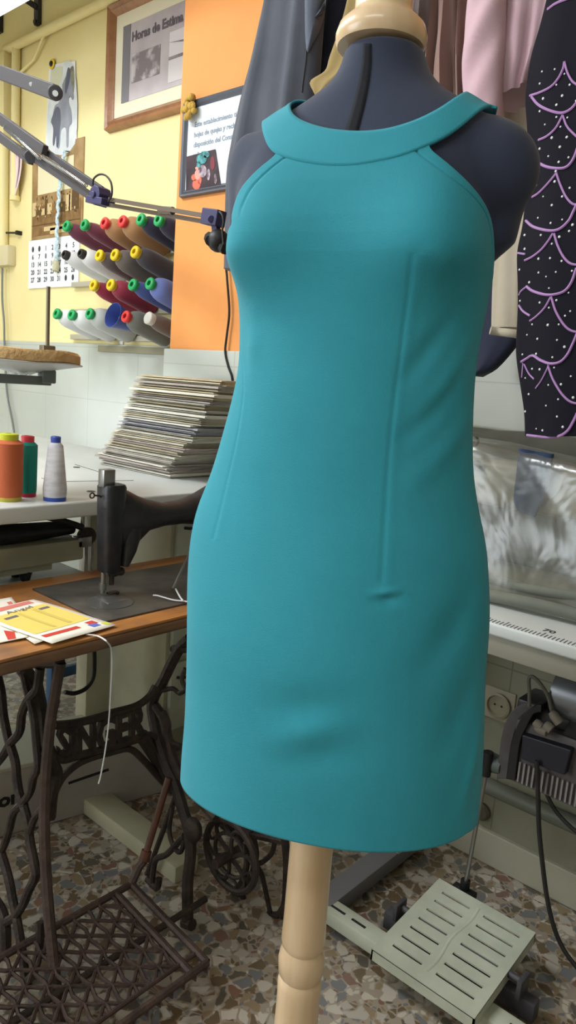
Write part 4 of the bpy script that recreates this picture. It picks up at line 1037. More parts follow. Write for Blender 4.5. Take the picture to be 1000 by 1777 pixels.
q = MB(); q.cyl((XC, nb.y, TZ + .012), (XC, nb.y, .84), .0055); q.cyl((XC, nb.y, TZ + .020), (XC, nb.y, TZ + .036), .009); q.build('needle_bar', M['steel'], sm); q = MB(); q.cyl((XC, nb.y, 1.02), (XC, nb.y, 1.068), .010); q.rbox((XC - .012, nb.y - .014, 1.03), (XC + .012, nb.y + .018, 1.072), .002); q.build('thread_guide_post', M['steel'], sm)
q = MB(); q.cyl((XC + .004, nb.y + .022, TZ + .03), (XC + .004, nb.y + .022, .85), .006); q.rbox((XC - .004, nb.y + .012, TZ + .006), (XC + .014, nb.y + .04, TZ + .012), .002); q.cyl((XC, nb.y + .02, TZ + .055), (XC, nb.y + .048, TZ + .058), .009); q.sph((XC, nb.y + .05, TZ + .058), .011, 12, 8); q.build('presser_foot', M['iron'], sm)
e_ = atX(160, 860, XC); q = MB(); q.tube([e_ + Vector((0, .0, 0)) + Vector((math.cos(a) * 0, math.cos(a) * .006, math.sin(a) * .006)) for a in [2 * math.pi * k / 14 for k in range(14)]], .0018, 6, closed=True); q.tube([e_ + Vector((0, .006, 0)), e_ + Vector((0, .02, -.002)), (XC, YC - .02, e_.z - .012)], .0022, 6); q.build('thread_hook', M['iron'], sm)
q = MB(); a_ = atZ(300, 1022, TZ + .01); b_ = atX(338, 940, -1.40); q.tube([a_, b_], .0035, 6); q.build('bobbin_winder_rod', M['steel'], sm)
q = MB(); q.tube(catmull([atZ(266, 1033, TZ + .010), atZ(275, 1034, TZ + .012), atZ(300, 1041, TZ + .010), atZ(318, 1043, TZ + .010), atZ(335, 1046, TZ + .01)], 6), .0018, 6)
q.tube(catmull([atZ(305, 1022, TZ + .012), atZ(312, 1035, TZ + .012), atZ(318, 1043, TZ + .012)], 5), .0022, 6)
tag(q.build('loose_thread', M['paper']), 'white tangled thread lying on the bed of the antique sewing machine', 'thread')
# papers
yl = mat('flyer_yellow', (232, 208, 108), .7); rd = mat('flyer_red', (204, 64, 50), .7); inkm = mat('flyer_ink', (110, 104, 110), .7); blu = mat('flyer_blue', (90, 110, 190), .7); lim = mat('flyer_lime', (200, 210, 60), .7); flp = mat('flyer_dull_yellow', (214, 190, 96), .7); pkm = mat('flyer_pink', (216, 124, 110), .7)
def flyer(corners, z, label, deco):
    P_ = [atZ(x, y, z) for x, y in corners]; t = thing('flyer', (P_[0].x, P_[0].y, TZ), label, 'flyer', 'flyers on the treadle table')
    q = MB(); n = 10
    def fn(u_, v): 
        p = P_[0] * (1 - u_) * (1 - v) + P_[1] * u_ * (1 - v) + P_[2] * u_ * v + P_[3] * (1 - u_) * v
        return p + UP * (.0015 * math.sin(u_ * 5 + v * 3))
    q.grid([[fn(i / n, j / n) for i in range(n + 1)] for j in range(n + 1)]); o = q.build('sheet', mat('flyer_paper', (236, 230, 216), .7), t); solid(o, .0006, -1)
    for (u0, u1, v0, v1, mm, nm) in deco:
        lift = .0012 if nm in ('pale_column', 'caption') else .0006
        g = MB(); g.grid([[fn(u0 + (u1 - u0) * i / 6, v0 + (v1 - v0) * j / 6) + UP * lift for i in range(7)] for j in range(7)]); g.build(nm, mm, o)
    return t, fn, o
flyer([(-60, 1062), (-20, 1118), (48, 1107), (60, 1090)], TZ + .004, 'white and red flyer lowest in the pile, at the left edge of the treadle table', [(.5, .95, .5, .7, rd, 'red_band')])
flyer([(-40, 1050), (60, 1116), (80, 1112), (20, 1036)], TZ + .0055, 'plain-edged flyer sticking out under the yellow one', [(.1, .9, .75, .9, pkm, 'pink_band')])
t_, fn, o_ = flyer([(58, 1040), (203, 1083), (90, 1118), (-45, 1066)], TZ + .0075, 'yellow and white printed flyer on top, its corner near the sewing machine bed', [(.18, .74, .06, .93, yl, 'yellow_field'), (.24, .70, .30, .36, flp, 'pale_column'), (.24, .70, .55, .60, flp, 'pale_column'), (.26, .30, .12, .28, inkm, 'caption'), (.26, .30, .64, .84, inkm, 'caption'), (.80, .86, .38, .92, rd, 'red_band'), (.02, .10, .12, .75, pkm, 'heading_band'), (.78, .86, .10, .22, rd, 'red_star'), (.84, .92, .14, .26, blu, 'blue_mark'), (.88, .95, .02, .09, lim, 'lime_mark')])
q = MB(); lm = text_mesh('Angel', 1, (0, 0, 0), (1, 0, 0), (0, 1, 0), 0, 0); mxx = max(v.x for v in lm.v)
q.add([fn(.205 - .09 * v.y, .70 - .42 * v.x / mxx) + UP * .0014 for v in lm.v], lm.f); q.build('handwriting', inkm, o_, smooth=False)
# white thread hanging off the table edge
q = MB(); q.tube(catmull([atZ(150, 1101, TZ + .004), atZ(170, 1104, TZ + .004), atZ(186, 1114, TZ + .003), atX(193, 1128, -1.207), atX(194, 1160, -1.206), atX(192, 1200, -1.206), atX(189, 1250, -1.206), atX(183, 1300, -1.206), atX(175, 1345, -1.206), atX(171, 1360, -1.206)], 8), .0016, 6)
tag(q.build('loose_thread', M['paper']), 'long white thread hanging over the front edge of the treadle table', 'thread')
# black cable loop under the table
q = MB(); q.tube(catmull([atX(112, 1201, -1.6), atX(130, 1203, -1.6), atX(150, 1194, -1.6), atX(162, 1175, -1.6), atX(164, 1148, -1.6), atX(163, 1120, -1.6)], 8), .006, 8)
tag(q.build('cable', M['blackcable']), 'black cable looping down under the treadle tabletop', 'cable')
# blue stool
f0 = atZ(157, 1262, 0); st = thing('stool', (f0.x - .1, f0.y + .1, 0), 'blue metal stool standing far under the worktop', 'stool'); bm_ = mat('blue_enamel', (60, 92, 128), .5)
for dx in (0, -.26):
    for dy in (0, .26): MB().rbox((f0.x + dx - .02, f0.y + dy - .02, 0), (f0.x + dx + .02, f0.y + dy + .02, .45), .003).build('leg', bm_, st)
q = MB(); q.rbox((f0.x - .012, f0.y, .10), (f0.x + .012, f0.y + .26, .14), .003); q.build('crossbar', bm_, st); q = MB(); q.rbox((f0.x - .272, f0.y, .10), (f0.x - .248, f0.y + .26, .14), .003); q.build('crossbar', bm_, st)
MB().rbox((f0.x - .30, f0.y - .04, .45), (f0.x + .04, f0.y + .30, .475), .006).build('seat', bm_, st)
# grey carton / machine case on the floor
c0 = atZ(-30, 1462, 0); c1 = atZ(288, 1374, 0)
def height_for(P_, y):
    lo, hi = 0, .6
    for _ in range(40):
        mid = (lo + hi) / 2
        if proj(Vector((P_.x, P_.y, mid)))[1] > y: lo = mid
        else: hi = mid
    return lo
d_ = (c1 - c0).normalized(); bk_ = Vector((-d_.y, d_.x, 0)); 
if bk_.x > 0: bk_ = -bk_
hc = height_for(c0, 1340); mcse = thing('storage_case', tuple(c0), 'long grey case with a dark slot lying on the floor behind the treadle', 'case')
q = MB(); q.prism([c0, c1, c1 + bk_ * .22, c0 + bk_ * .22], (0, 0, hc * .93)); q.build('case', mat('grey_case', (166, 161, 154), .6, c2=(154, 149, 143), nscale=8), mcse, smooth=False, bevel=.004)
q = MB(); q.prism([c0 - bk_ * .004 , c1 - bk_ * .004, c1 + bk_ * .225, c0 + bk_ * .225], (0, 0, .012)); 
for i in range(len(q.v)): q.v[i] = q.v[i] + UP * (hc * .93)
q.build('lid', mat('pale_case_lid', (176, 176, 160), .6), mcse, smooth=False, bevel=.003)
# slot and letters on the front face: intersect with the face plane
nrm_c = -bk_
def onface(x, y, off=.001):
    r_ = ray(x, y); t_ = (c0 - CAM).dot(nrm_c) / r_.dot(nrm_c); return CAM + r_ * t_ + nrm_c * off
q = MB(); q.prism([onface(118, 1357), onface(188, 1333), onface(189, 1337), onface(119, 1361)], nrm_c * .001); q.build('slot', M['black'], mcse, smooth=False)
a_ = onface(-3, 1402); b_ = onface(40, 1389); lm = text_mesh('on', .058, a_, (b_ - a_), (0, 0, 1), .001, .002); lm.build('lettering', M['black'], mcse, smooth=False)

# ------------------------------------------------------------------ lamp arm and thread tray
LY = 1.2
def chan(mb, p, q_, w_, h_):
    p = Vector(p); q_ = Vector(q_); d = (q_ - p).normalized(); y_ = Vector((0, 1, 0)); z_ = d.cross(y_).normalized(); L_ = (q_ - p).length
    mb.add([p + d * a * L_ + y_ * b * w_ / 2 + z_ * c * h_ / 2 for a in (0, 1) for b in (-1, 1) for c in (-1, 1)], [(0, 1, 3, 2), (4, 6, 7, 5), (0, 4, 5, 1), (2, 3, 7, 6), (0, 2, 6, 4), (1, 5, 7, 3)])
la = thing('work_lamp_arm', tuple(atY(-70, 100, LY).xy) + (WZ,), 'grey jointed work-lamp arm reaching across the yellow wall to a black clamp', 'lamp arm')
pX = atY(-70, 100, LY).x
q = MB(); q.cyl((pX, LY, WZ), (pX, LY, atY(-70, 90, LY).z + .05), .014); q.lathe([(.06, 0), (.06, .012), (.02, .02)], (pX, LY, WZ), n=28); q.build('post', M['greymetal'], la)
q = MB(); chan(q, atY(-75, 98, LY), atY(96, 161, LY), .022, .042); q.cyl(atY(96, 161, LY - .014), atY(96, 161, LY + .014), .021); q.build('upper_arm', M['greymetal'], la, bevel=.003)
q = MB(); q.cyl(atY(54, 146, LY - .0125), atY(54, 146, LY - .0105), .006); q.cyl(atY(96, 162, LY - .017), atY(96, 162, LY - .012), .008); q.build('rivet', M['paper'], la)
q = MB(); chan(q, atY(-75, 152, LY - .01), atY(78, 262, LY - .01), .018, .030); chan(q, atY(60, 250, LY + .01), atY(178, 330, LY + .01), .010, .018); q.build('parallel_bar', M['greymetal'], la, bevel=.002)
q = MB(); chan(q, atY(-75, 182, LY + .01), atY(55, 278, LY + .01), .018, .028); chan(q, atY(40, 262, LY), atY(172, 350, LY), .012, .022); q.cyl(atY(53, 272, LY - .018), atY(53, 272, LY + .018), .018); q.build('parallel_bar', M['greymetal'], la, bevel=.002)
q = MB()
for a_, b_ in (((8, 222), (70, 275)), ((74, 272), (150, 322))):
    A_, B_ = atY(*a_, LY - .02), atY(*b_, LY - .02); d = (B_ - A_); n_ = 260; ax_ = d.normalized(); u1 = ax_.orthogonal().normalized(); u2 = ax_.cross(u1)
    q.tube([A_ + d * (i / n_) + (u1 * math.cos(i * .9) + u2 * math.sin(i * .9)) * .0055 for i in range(n_ + 1)], .0014, 5)
q.build('spring', M['steel'], la)
q = MB(); jc = atY(174, 341, LY); q.cyl(jc + Vector((0, -.02, 0)), jc + Vector((0, .02, 0)), .026, n=8); chan(q, atY(160, 348, LY), atY(188, 352, LY), .044, .018); q.cyl(jc + Vector((0, -.026, 0)), jc + Vector((0, -.018, 0)), .009); q.build('joint', M['navyplastic'], la, bevel=.002)
q = MB(); chan(q, atY(190, 346, LY - .006), atY(365, 376, LY - .006), .008, .010); chan(q, atY(186, 355, LY + .006), atY(362, 386, LY + .006), .008, .010); q.tube([atY(278, 365, LY), atY(300, 366, LY)], .010, 8); q.build('forearm', mat('bronze_bar', (112, 100, 90), .4, metal=.4), la)
q = MB(); chan(q, atY(357, 376, LY), atY(384, 380, LY), .03, .036); chan(q, atY(374, 385, LY), atY(376, 408, LY), .014, .018); q.cyl(atY(366, 380, LY - .02), atY(366, 380, LY - .014), .008); q.build('end_bracket', M['navyplastic'], la, bevel=.002)
q = MB(); q.sph(atY(379, 418, LY), .026, 14, 10); q.tube([atY(362, 412, LY), atY(376, 420, LY), atY(392, 432, LY)], .014, 8); q.cyl(atY(365, 418, LY - .02), atY(368, 418, LY + .02), .012); q.build('clamp', M['black'], la)
q = MB(); q.tube(catmull([atY(x, y, LY - .015) for x, y in ((161, 330), (162, 312), (172, 303), (184, 305), (193, 318), (194, 338), (188, 350))], 7), .0028, 6); q.tube(catmull([atY(x, y, LY - .01) for x, y in ((352, 367), (370, 365), (384, 370), (388, 384), (386, 400), (388, 425))], 6), .003, 6); q.build('cable', M['blackcable'], la)
# padded tray
TXp = -1.8
tr = thing('thread_tray', (atX(82, 600, TXp).x, atX(82, 600, TXp).y, WZ), 'tan padded thread tray on a grey bracket with an upright rod, above the worktop', 'tray')
c_ = atX(82, 622, TXp); R_ = .115
def blobring(z, k, cx=TXp, cy=1.03): 
    return [Vector((cx - .03 + .12 * k * math.cos(a) * (1 + .06 * math.sin(3 * a)), cy - .04 + .165 * k * math.sin(a) * (1 + .05 * math.cos(2 * a)), z + .002 * math.sin(5 * a))) for a in [2 * math.pi * i / 40 for i in range(40)]]
zt = c_.z
q = MB(); q.ring_loft([blobring(zt - .012, .95), blobring(zt - .008, 1.0), blobring(zt + .012, 1.0), blobring(zt + .020, .95)]); q.build('pad', mat('tan_foam', (210, 176, 126), .95, c2=(190, 154, 104), nscale=14, bump=.6, bscale=80), tr)
q = MB(); q.ring_loft([blobring(zt - .046, .14), blobring(zt - .04, .22), blobring(zt - .022, .75), blobring(zt - .014, 1.04), blobring(zt - .011, 1.04)]); q.build('dish', mat('grey_dish', (190, 192, 190), .45), tr)
q = MB(); q.cyl((TXp, c_.y, zt), (TXp, c_.y, atX(82, 497, TXp).z), .0052); q.rbox((TXp - .012, c_.y - .018, zt), (TXp + .012, c_.y + .018, zt + .034), .003); q.build('rod', mat('dull_rod', (120, 112, 92), .4, metal=.5), tr)
q = MB(); zb_ = atX(60, 660, TXp).z; q.rbox((TXp - .008, .55, zb_ - .012), (TXp + .008, c_.y + .01, zb_ + .012), .003); q.rbox((TXp - .015, c_.y - .02, zb_ - .006), (TXp + .015, c_.y + .02, zt - .03), .004); q.build('bracket', mat('grey_bracket', (118, 124, 124), .5, metal=.3), tr)
q = MB(); q.cyl((TXp, .56, WZ), (TXp, .56, zb_ + .03), .012); q.lathe([(.05, 0), (.05, .01), (.015, .02)], (TXp, .56, WZ), n=24); q.build('post', M['greymetal'], tr)
# ------------------------------------------------------------------ clothes rail and garments
RY = 1.42; RZ = 2.50
rl = thing('clothes_rail', (-.6, RY, 0), 'steel clothes rail above the right half of the photo, holding the hanging clothes', 'clothes rail')
q = MB(); q.cyl((-1.66, RY, RZ), (.55, RY, RZ), .014); q.build('rail', M['steel'], rl)
for x in (-1.2, .52): q = MB(); q.tube([(x, RY, RZ), (x, YB, RZ)], .012, 8); q.lathe([(.03, 0), (.03, .01)], (x, YB - .01, RZ), (0, 1, 0), 16); q.build('wall_arm', M['steel'], rl)
def garment(name, left, right, Y, dep, m_, label, cat, wave=.012, nw=3, seed=0, group=None, capbot=True, n=64, hookx=None):
    """left and right outlines in photo pixels, both from top to bottom; a closed folded cloth body with real depth"""
    random.seed(seed); L_ = cat2(left, 4); R2 = cat2(right, 4); N_ = max(len(L_), len(R2)) + 10
    L_ = resample(L_, N_); R2 = resample(R2, N_)
    p1, p2 = random.uniform(0, 6), random.uniform(0, 6); rings = []
    for i in range(N_ + 1):
        A_, B_ = atY(*L_[i], Y), atY(*R2[i], Y); c = (A_ + B_) / 2; hw = (B_ - A_) / 2; w_ = hw.length; t = i / N_; ring = []
        for k in range(n):
            a = 2 * math.pi * k / n; x = math.cos(a); y = math.sin(a)
            wob = wave * (math.sin(nw * x * 3 + p1 + t * 1.3) + .5 * math.sin(nw * x * 7 + p2 - t * 2)) * abs(y) ** .5 * min(1, .35 + t * 1.2)
            xx = abs(x) ** .8 * (1 if x > 0 else -1)
            ring.append(c + hw * xx + Vector((0, dep * y + wob, 0)))
        rings.append(ring)
    t_ = thing(name, (c.x, Y, c.z), label, cat, group)
    q = MB(); q.ring_loft(rings); o = q.build('cloth', m_, t_, ang=60)
    return t_, o, rings
def hook(t_, X_, Y, ztop):
    q = MB(); q.tube(catmull([(X_, Y, ztop - .02), (X_, Y, RZ - .03), (X_ + .015, RY, RZ - .0), (X_, RY, RZ + .016), (X_ - .014, RY, RZ)], 5), .003, 6)
    q.tube(catmull([(X_ - .12, Y, ztop - .05), (X_, Y, ztop - .01), (X_ + .12, Y, ztop - .05)], 6), .006, 6); q.build('hanger', M['steel'], t_)
gj = cloth('grey_suiting', (84, 88, 98), (74, 78, 88)); nj = cloth('navy_suiting', (56, 60, 76), (48, 52, 68)); mu = cloth('mustard_cloth', (150, 130, 84), (136, 116, 74)); br_m = cloth('mauve_brown', (138, 112, 104), (124, 100, 94)); gb_m = cloth('grey_mauve', (112, 100, 100)); pk = cloth('pink_shirting', (204, 172, 182), (196, 164, 174)); bg = cloth('ecru_linen', (178, 168, 150), (168, 158, 140)); nv = cloth('navy_cloth', (40, 44, 62)); bk = mat('black_cotton', (19, 18, 29), .85, spec=.2)
gl = cloth('grey_satin_lapel', (100, 108, 124), rough=.5)
t_, o, _ = garment('jacket', [(474, -75), (465, 0), (452, 60), (438, 120), (424, 170), (414, 215), (405, 260), (398, 310), (396, 400), (396, 470)], [(566, -75), (560, 0), (556, 60), (552, 120), (548, 170), (545, 215), (540, 260), (536, 310), (530, 400), (520, 470)], 1.46, .05, gj, 'dark grey suit jacket hanging against the orange wall, first on the rail', 'jacket', .010, 2, 1)
hook(t_, atY(515, -60, 1.46).x, 1.46, 2.33)
def onto(px, gb_, off):
    return px
def bv(o):
    og = ORG[o.parent.name] if o.parent else ORG[o.name]
    return BVHTree.FromPolygons([v.co + og for v in o.data.vertices], [tuple(p.vertices) for p in o.data.polygons])
def cast(bvh, x, y, off, fallback):
    h = bvh.ray_cast(CAM, ray(x, y)); d = ray(x, y)
    if h[0] is None: return atY(x, y, fallback)
    return h[0] - d * off
B_ = bv(o)
# a sleeve seam and the satin facing
q = MB(); q.tube([cast(B_, x, y, .001, 1.42) for x, y in cat2([(530, 10), (532, 60), (531, 100), (526, 140), (524, 160)], 6)], .0016, 6); q.build('seam', M['black'], o)
q = MB(); pts = [(529, -40), (562, -40), (565, 10), (556, 50), (543, 75), (534, 90), (530, 60)]; P_ = [cast(B_, x, y, .004, 1.42) for x, y in cat2(pts + [pts[0]], 4)[:-1]]
c = sum(P_, Vector()) / len(P_); q.add([c] + P_, [(0, i + 1, (i + 1) % len(P_) + 1) for i in range(len(P_))]); lp = q.build('lapel', gl, o); solid(lp, .003, 0)
t_, o, _ = garment('jacket', [(572, -80), (560, 0), (552, 60), (540, 110), (532, 150), (528, 200), (526, 300)], [(640, -80), (636, 0), (632, 60), (628, 110), (626, 150), (624, 200), (622, 300)], 1.58, .045, nj, 'dark navy jacket between the grey jacket and the mustard garment', 'jacket', .008, 2, 2)
hook(t_, atY(600, -60, 1.58).x, 1.58, 2.36)
t_, o, _ = garment('garment', [(618, -70), (606, 0), (592, 50), (574, 100), (566, 125), (540, 142), (546, 160), (552, 170)], [(660, -70), (655, 0), (650, 50), (640, 100), (620, 125), (600, 142), (580, 160), (564, 172)], 1.36, .02, mu, 'mustard garment with a pointed hem showing left of the wooden neck cap', 'garment', .004, 1, 3)
hook(t_, atY(640, -55, 1.36).x, 1.38, 2.30)
t_, o, _ = garment('garment', [(700, -75), (700, 0), (700, 60), (700, 120), (702, 170), (705, 240)], [(768, -75), (768, 0), (765, 60), (760, 120), (758, 170), (756, 240)], 1.54, .045, gb_m, 'grey-mauve garment just right of the wooden neck cap', 'garment', .012, 2, 4)
hook(t_, atY(735, -60, 1.54).x, 1.54, 2.28)
t_, o, _ = garment('garment', [(765, -75), (760, 0), (755, 60), (748, 120), (745, 170), (742, 240)], [(826, -75), (824, 0), (824, 60), (824, 120), (826, 170), (828, 240)], 1.46, .05, br_m, 'rosy brown pleated garment hanging behind the right shoulder of the dress form', 'garment', .016, 3, 5)
hook(t_, atY(795, -60, 1.46).x, 1.46, 2.27)
# pink shirt: body and sleeve
t_, o, _ = garment('shirt', [(866, -80), (868, 0), (870, 60), (872, 110), (872, 160), (872, 190)], [(975, -80), (972, 0), (960, 50), (948, 100), (936, 132), (930, 150)], 1.45, .045, pk, 'pale pink shirt with a long sleeve hanging beside the black scalloped dress', 'shirt', .008, 2, 6)
hook(t_, atY(915, -60, 1.45).x, 1.45, 2.24)
L2 = [(822, -60), (815, 0), (808, 50), (806, 100), (806, 160), (808, 240)]; R2_ = [(880, -60), (878, 0), (876, 50), (874, 100), (872, 160), (872, 240)]
rg = []
LL, RR = resample(cat2(L2, 4), 24), resample(cat2(R2_, 4), 24)
for i in range(25):
    A_, B2 = atY(*LL[i], 1.39), atY(*RR[i], 1.39); c = (A_ + B2) / 2; h_ = (B2 - A_) / 2
    rg.append([c + h_ * math.cos(a) + Vector((0, (.030 + .004 * math.sin(i * .8 + 2 * math.cos(a) * 2)) * math.sin(a) + .003 * math.sin(3 * math.cos(a) + i * .5), 0)) for a in [2 * math.pi * k / 40 for k in range(40)]])
q = MB(); q.ring_loft(rg); q.build('sleeve', pk, t_, ang=60)
q = MB()
t_, o, _ = garment('garment', [(878, 130), (876, 165), (876, 220), (874, 300), (868, 380), (862, 440), (857, 500), (855, 570)], [(960, 130), (955, 165), (950, 220), (946, 300), (935, 380), (922, 440), (918, 500), (916, 570)], 1.585, .030, bg, 'ecru linen garment with a turned-up hem between the dress form and the black scalloped dress', 'garment', .005, 1, 7)
hook(t_, atY(925, 60, 1.585).x, 1.585, 2.10)
q = MB(); e0, e1 = atY(856, 571, 1.56), atY(918, 580, 1.56); q.tube([e0 + (e1 - e0) * (i / 12) + Vector((0, -.012 + .01 * math.sin(i * .6), -.004)) for i in range(13)], .010, 10, flat=.8); q.build('hem', bg, t_)
q = MB(); ed = [atY(x, y, 1.525) for x, y in ((876, 160), (895, 142), (918, 128), (935, 125))]; q.tube(catmull(ed, 6), .004, 6); q.tube([atY(x, y, 1.53) for x, y in ((875, 165), (872, 190))], .004, 6); q.build('edge_binding', cloth('brown_binding', (120, 92, 84)), t_)
t_, o, _ = garment('garment', [(845, 330), (832, 420), (826, 500), (822, 560), (820, 620), (819, 650), (824, 653)], [(925, 330), (925, 420), (925, 500), (922, 560), (898, 600), (862, 640), (834, 653)], 1.70, .03, nv, 'dark navy garment with a rounded hem low behind the dress form', 'garment', .004, 1, 8)
hook(t_, atY(880, 60, 1.70).x, 1.70, 2.06)
# black dress with lilac scallops
t_, sk, _ = garment('dress', [(975, -90), (953, 0), (940, 50), (926, 96), (919, 130), (914, 174), (916, 212), (918, 260), (914, 330), (909, 389), (899, 440), (900, 489), (900, 543), (897, 611), (904, 665), (911, 713), (913, 757)], [(1150, -90), (1165, 0), (1165, 50), (1165, 96), (1165, 130), (1165, 174), (1165, 212), (1165, 260), (1165, 330), (1165, 389), (1165, 440), (1165, 489), (1165, 543), (1165, 611), (1165, 665), (1165, 713), (1165, 757)], 1.36, .06, bk, 'black dress with lilac cord scallops and white dots hanging at the right edge', 'dress', .010, 1, 9)
hook(t_, atY(1060, -70, 1.36).x, 1.38, 2.22)
SKB = bv(sk)
lil = mat('lilac_cord', (172, 128, 186), .7, sheen=.3); lild = mat('violet_cord', (140, 84, 168), .6, sheen=.3)
CORDS = [([(951, 16), (965, 6), (985, -2), (1003, -8)], 3.2), ([(920, 166), (938, 160), (957, 150), (970, 135), (978, 118), (980, 107)], 3), ([(980, 107), (985, 125), (993, 140), (1003, 148)], 2.6), ([(923, 168), (935, 182), (955, 192), (975, 196), (990, 190), (1001, 178), (1008, 165)], 3.4),
 ([(935, 243), (950, 236), (965, 222), (977, 200)], 3), ([(977, 200), (985, 220), (1001, 237)], 2.6), ([(934, 282), (948, 289), (965, 292), (980, 291), (990, 284), (998, 270), (1003, 255)], 3.6),
 ([(924, 342), (935, 335), (948, 322), (960, 308), (966, 300)], 3), ([(966, 300), (972, 318), (982, 340), (993, 353), (1005, 356)], 2.8), ([(913, 383), (925, 393), (945, 399), (962, 400), (975, 395), (988, 382), (995, 368), (1002, 353)], 3.6),
 ([(911, 452), (925, 445), (940, 433), (952, 418), (960, 405)], 3), ([(962, 405), (968, 425), (978, 445), (990, 457), (1005, 460)], 3), ([(899, 439), (912, 441)], 2.8), ([(914, 497), (925, 505), (945, 511), (962, 511), (980, 505), (992, 490), (1001, 465)], 3.6), ([(901, 512), (905, 505), (915, 497)], 2.6), ([(901, 530), (908, 540), (920, 548)], 2.8),
 ([(920, 557), (930, 550), (945, 535), (956, 516)], 2.8), ([(957, 515), (965, 540), (978, 562), (990, 573), (1005, 577)], 3), ([(905, 628), (915, 622), (925, 617), (938, 625), (955, 631), (972, 628), (985, 615), (995, 595), (1002, 578)], 3.6), ([(908, 630), (906, 655)], 2), ([(910, 632), (918, 648), (927, 658)], 2.2), ([(930, 674), (940, 660), (950, 640), (952, 633)], 2.2), ([(952, 636), (960, 658), (975, 683), (990, 697), (1005, 701)], 3),
 ([(915, 755), (930, 757), (950, 759), (970, 757), (985, 748), (995, 732), (1003, 715)], 3.6)]
q = MB(); qe = MB()
def cordp(x, y, off): return cast(SKB, x, y, off, 1.31)
for pts, r_ in CORDS:
    P_ = [cordp(x, y, .0015) for x, y in cat2(pts, 6)]; q.tube(P_, r_ / 1260 * 1.75 * .50, 6); q.build('scallop_cord', lil, sk); q = MB()
# the same scallops carried on to the right beyond the frame
for y0 in (190, 290, 398, 510, 630, 758):
    for cx_ in (1048, 1120):
        P_ = [cordp(cx_ + dx, y0 + 4 + (cx_ - 960) * .1 - abs(dx / 36) ** 2 * 38, .0015) for dx in range(-36, 37, 6)]; q = MB(); q.tube(P_, .0028, 6); q.build('scallop_cord', lil, sk)
random.seed(4); q = MB()
DOTS = [(941, 124), (963, 120), (937, 145), (966, 147), (980, 128), (989, 147), (943, 171), (976, 166), (966, 182), (1000, 175), (937, 193), (966, 203), (985, 204), (946, 216), (973, 220), (958, 239), (984, 238), (972, 255), (937, 258), (952, 271), (987, 273), (970, 281), (965, 297), (931, 321), (963, 315), (943, 341), (976, 341), (958, 356), (989, 326), (934, 378), (956, 387), (976, 381), (994, 390), (911, 408), (939, 408), (958, 423), (971, 411), (988, 401), (911, 432), (935, 449), (955, 448), (975, 453), (902, 468), (935, 473), (965, 472), (993, 470), (919, 490), (953, 500), (987, 508), (937, 525), (953, 534), (966, 521), (903, 522), (924, 563), (951, 564), (970, 563), (981, 548), (915, 581), (933, 588), (967, 590), (907, 615), (931, 614), (959, 620), (924, 640), (937, 641), (962, 638), (912, 656), (952, 668), (974, 667), (918, 684), (948, 704), (969, 693), (991, 653), (967, 723), (931, 744), (942, 747), (977, 741), (995, 690), (912, 714), (980, 602), (948, 480), (990, 540)]
for x, y in DOTS:
    p = cordp(x, y, .0005); q.sph(p, random.uniform(.0015, .0025), 8, 6, (1, .6, 1))
for _ in range(60):
    p = cordp(random.uniform(1005, 1150), random.uniform(110, 760), .0005); q.sph(p, .002, 8, 6, (1, .6, 1))
dt = q.build('dots', M['paper'], sk); dt['kind'] = 'stuff'

# ------------------------------------------------------------------ machine table on the right
RTZ = .85; FY = 1.365
rt = thing('machine_table', (-.35, 1.6, 0), 'white-topped industrial sewing machine table with a ruler printed along its front edge', 'table')
q = MB(); q.rbox((-1.06, FY, RTZ - .028), (.25, 1.80, RTZ), .006, 3); q.build('tabletop', M['white'], rt)
q = MB(); q.rbox((-1.04, FY + .01, RTZ - .072), (.23, FY + .045, RTZ - .028), .003); q.rbox((-1.04, 1.73, RTZ - .072), (.23, 1.77, RTZ - .028), .003); q.build('rail', mat('olive_grey_rail', (140, 138, 124), .5), rt)
tk_ = MB(); X70 = atZ(945, 1100, RTZ).x
for i in range(-62, 60):
    X_ = X70 + i * .0078; 
    if X_ > .24 or X_ < -1.05: continue
    l_ = .028 if i % 10 == 0 else .024 if i % 5 == 0 else .019; tk_.bb((X_ - .0010, FY + .003, RTZ), (X_ + .0010, FY + .004 + l_, RTZ + .0005))
tk_.build('ruler_ticks', mat('ruler_ink', (90, 92, 98), .7), rt, smooth=False)
tn = MB()
for d_, s_ in ((-.1, '60'), (0, '70'), (.1, '80')):
    m_ = text_mesh(s_, .026, (X70 + d_ * 1.56, FY + .040, RTZ + .0003), (1, 0, 0), (0, 1, 0), .0004, .0003, 'CENTER'); tn.add(m_.v, m_.f)
tn.build('ruler_numbers', M['black'], rt, smooth=False)
fr_ = M['pale_green']
for x in (-.93, .12):
    q = MB(); q.rbox((x - .03, 1.60, .05), (x + .03, 1.66, RTZ - .07), .004); q.build('leg', fr_, rt)
    q = MB(); q.rbox((x - .03, 1.30, .015), (x + .03, 1.79, .06), .005); q.build('foot', mat('grey_foot', (112, 112, 116), .5) if x < 0 else fr_, rt)
# slotted front rail lying low along the floor
q = MB(); q.rbox((-.97, 1.285, .022), (.2, 1.335, .058), .004); fl = q.build('floor_rail', fr_, rt)
for a_, b_ in ((-.93, -.86), (-.84, -.80), (-.44, -.41), (-.39, -.32), (-.28, -.2), (-.15, -.05)): q = MB(); q.rbox((a_, 1.305, .0575), (b_, 1.312, .0588), .0004); q.build('slot', M['black'], fl)
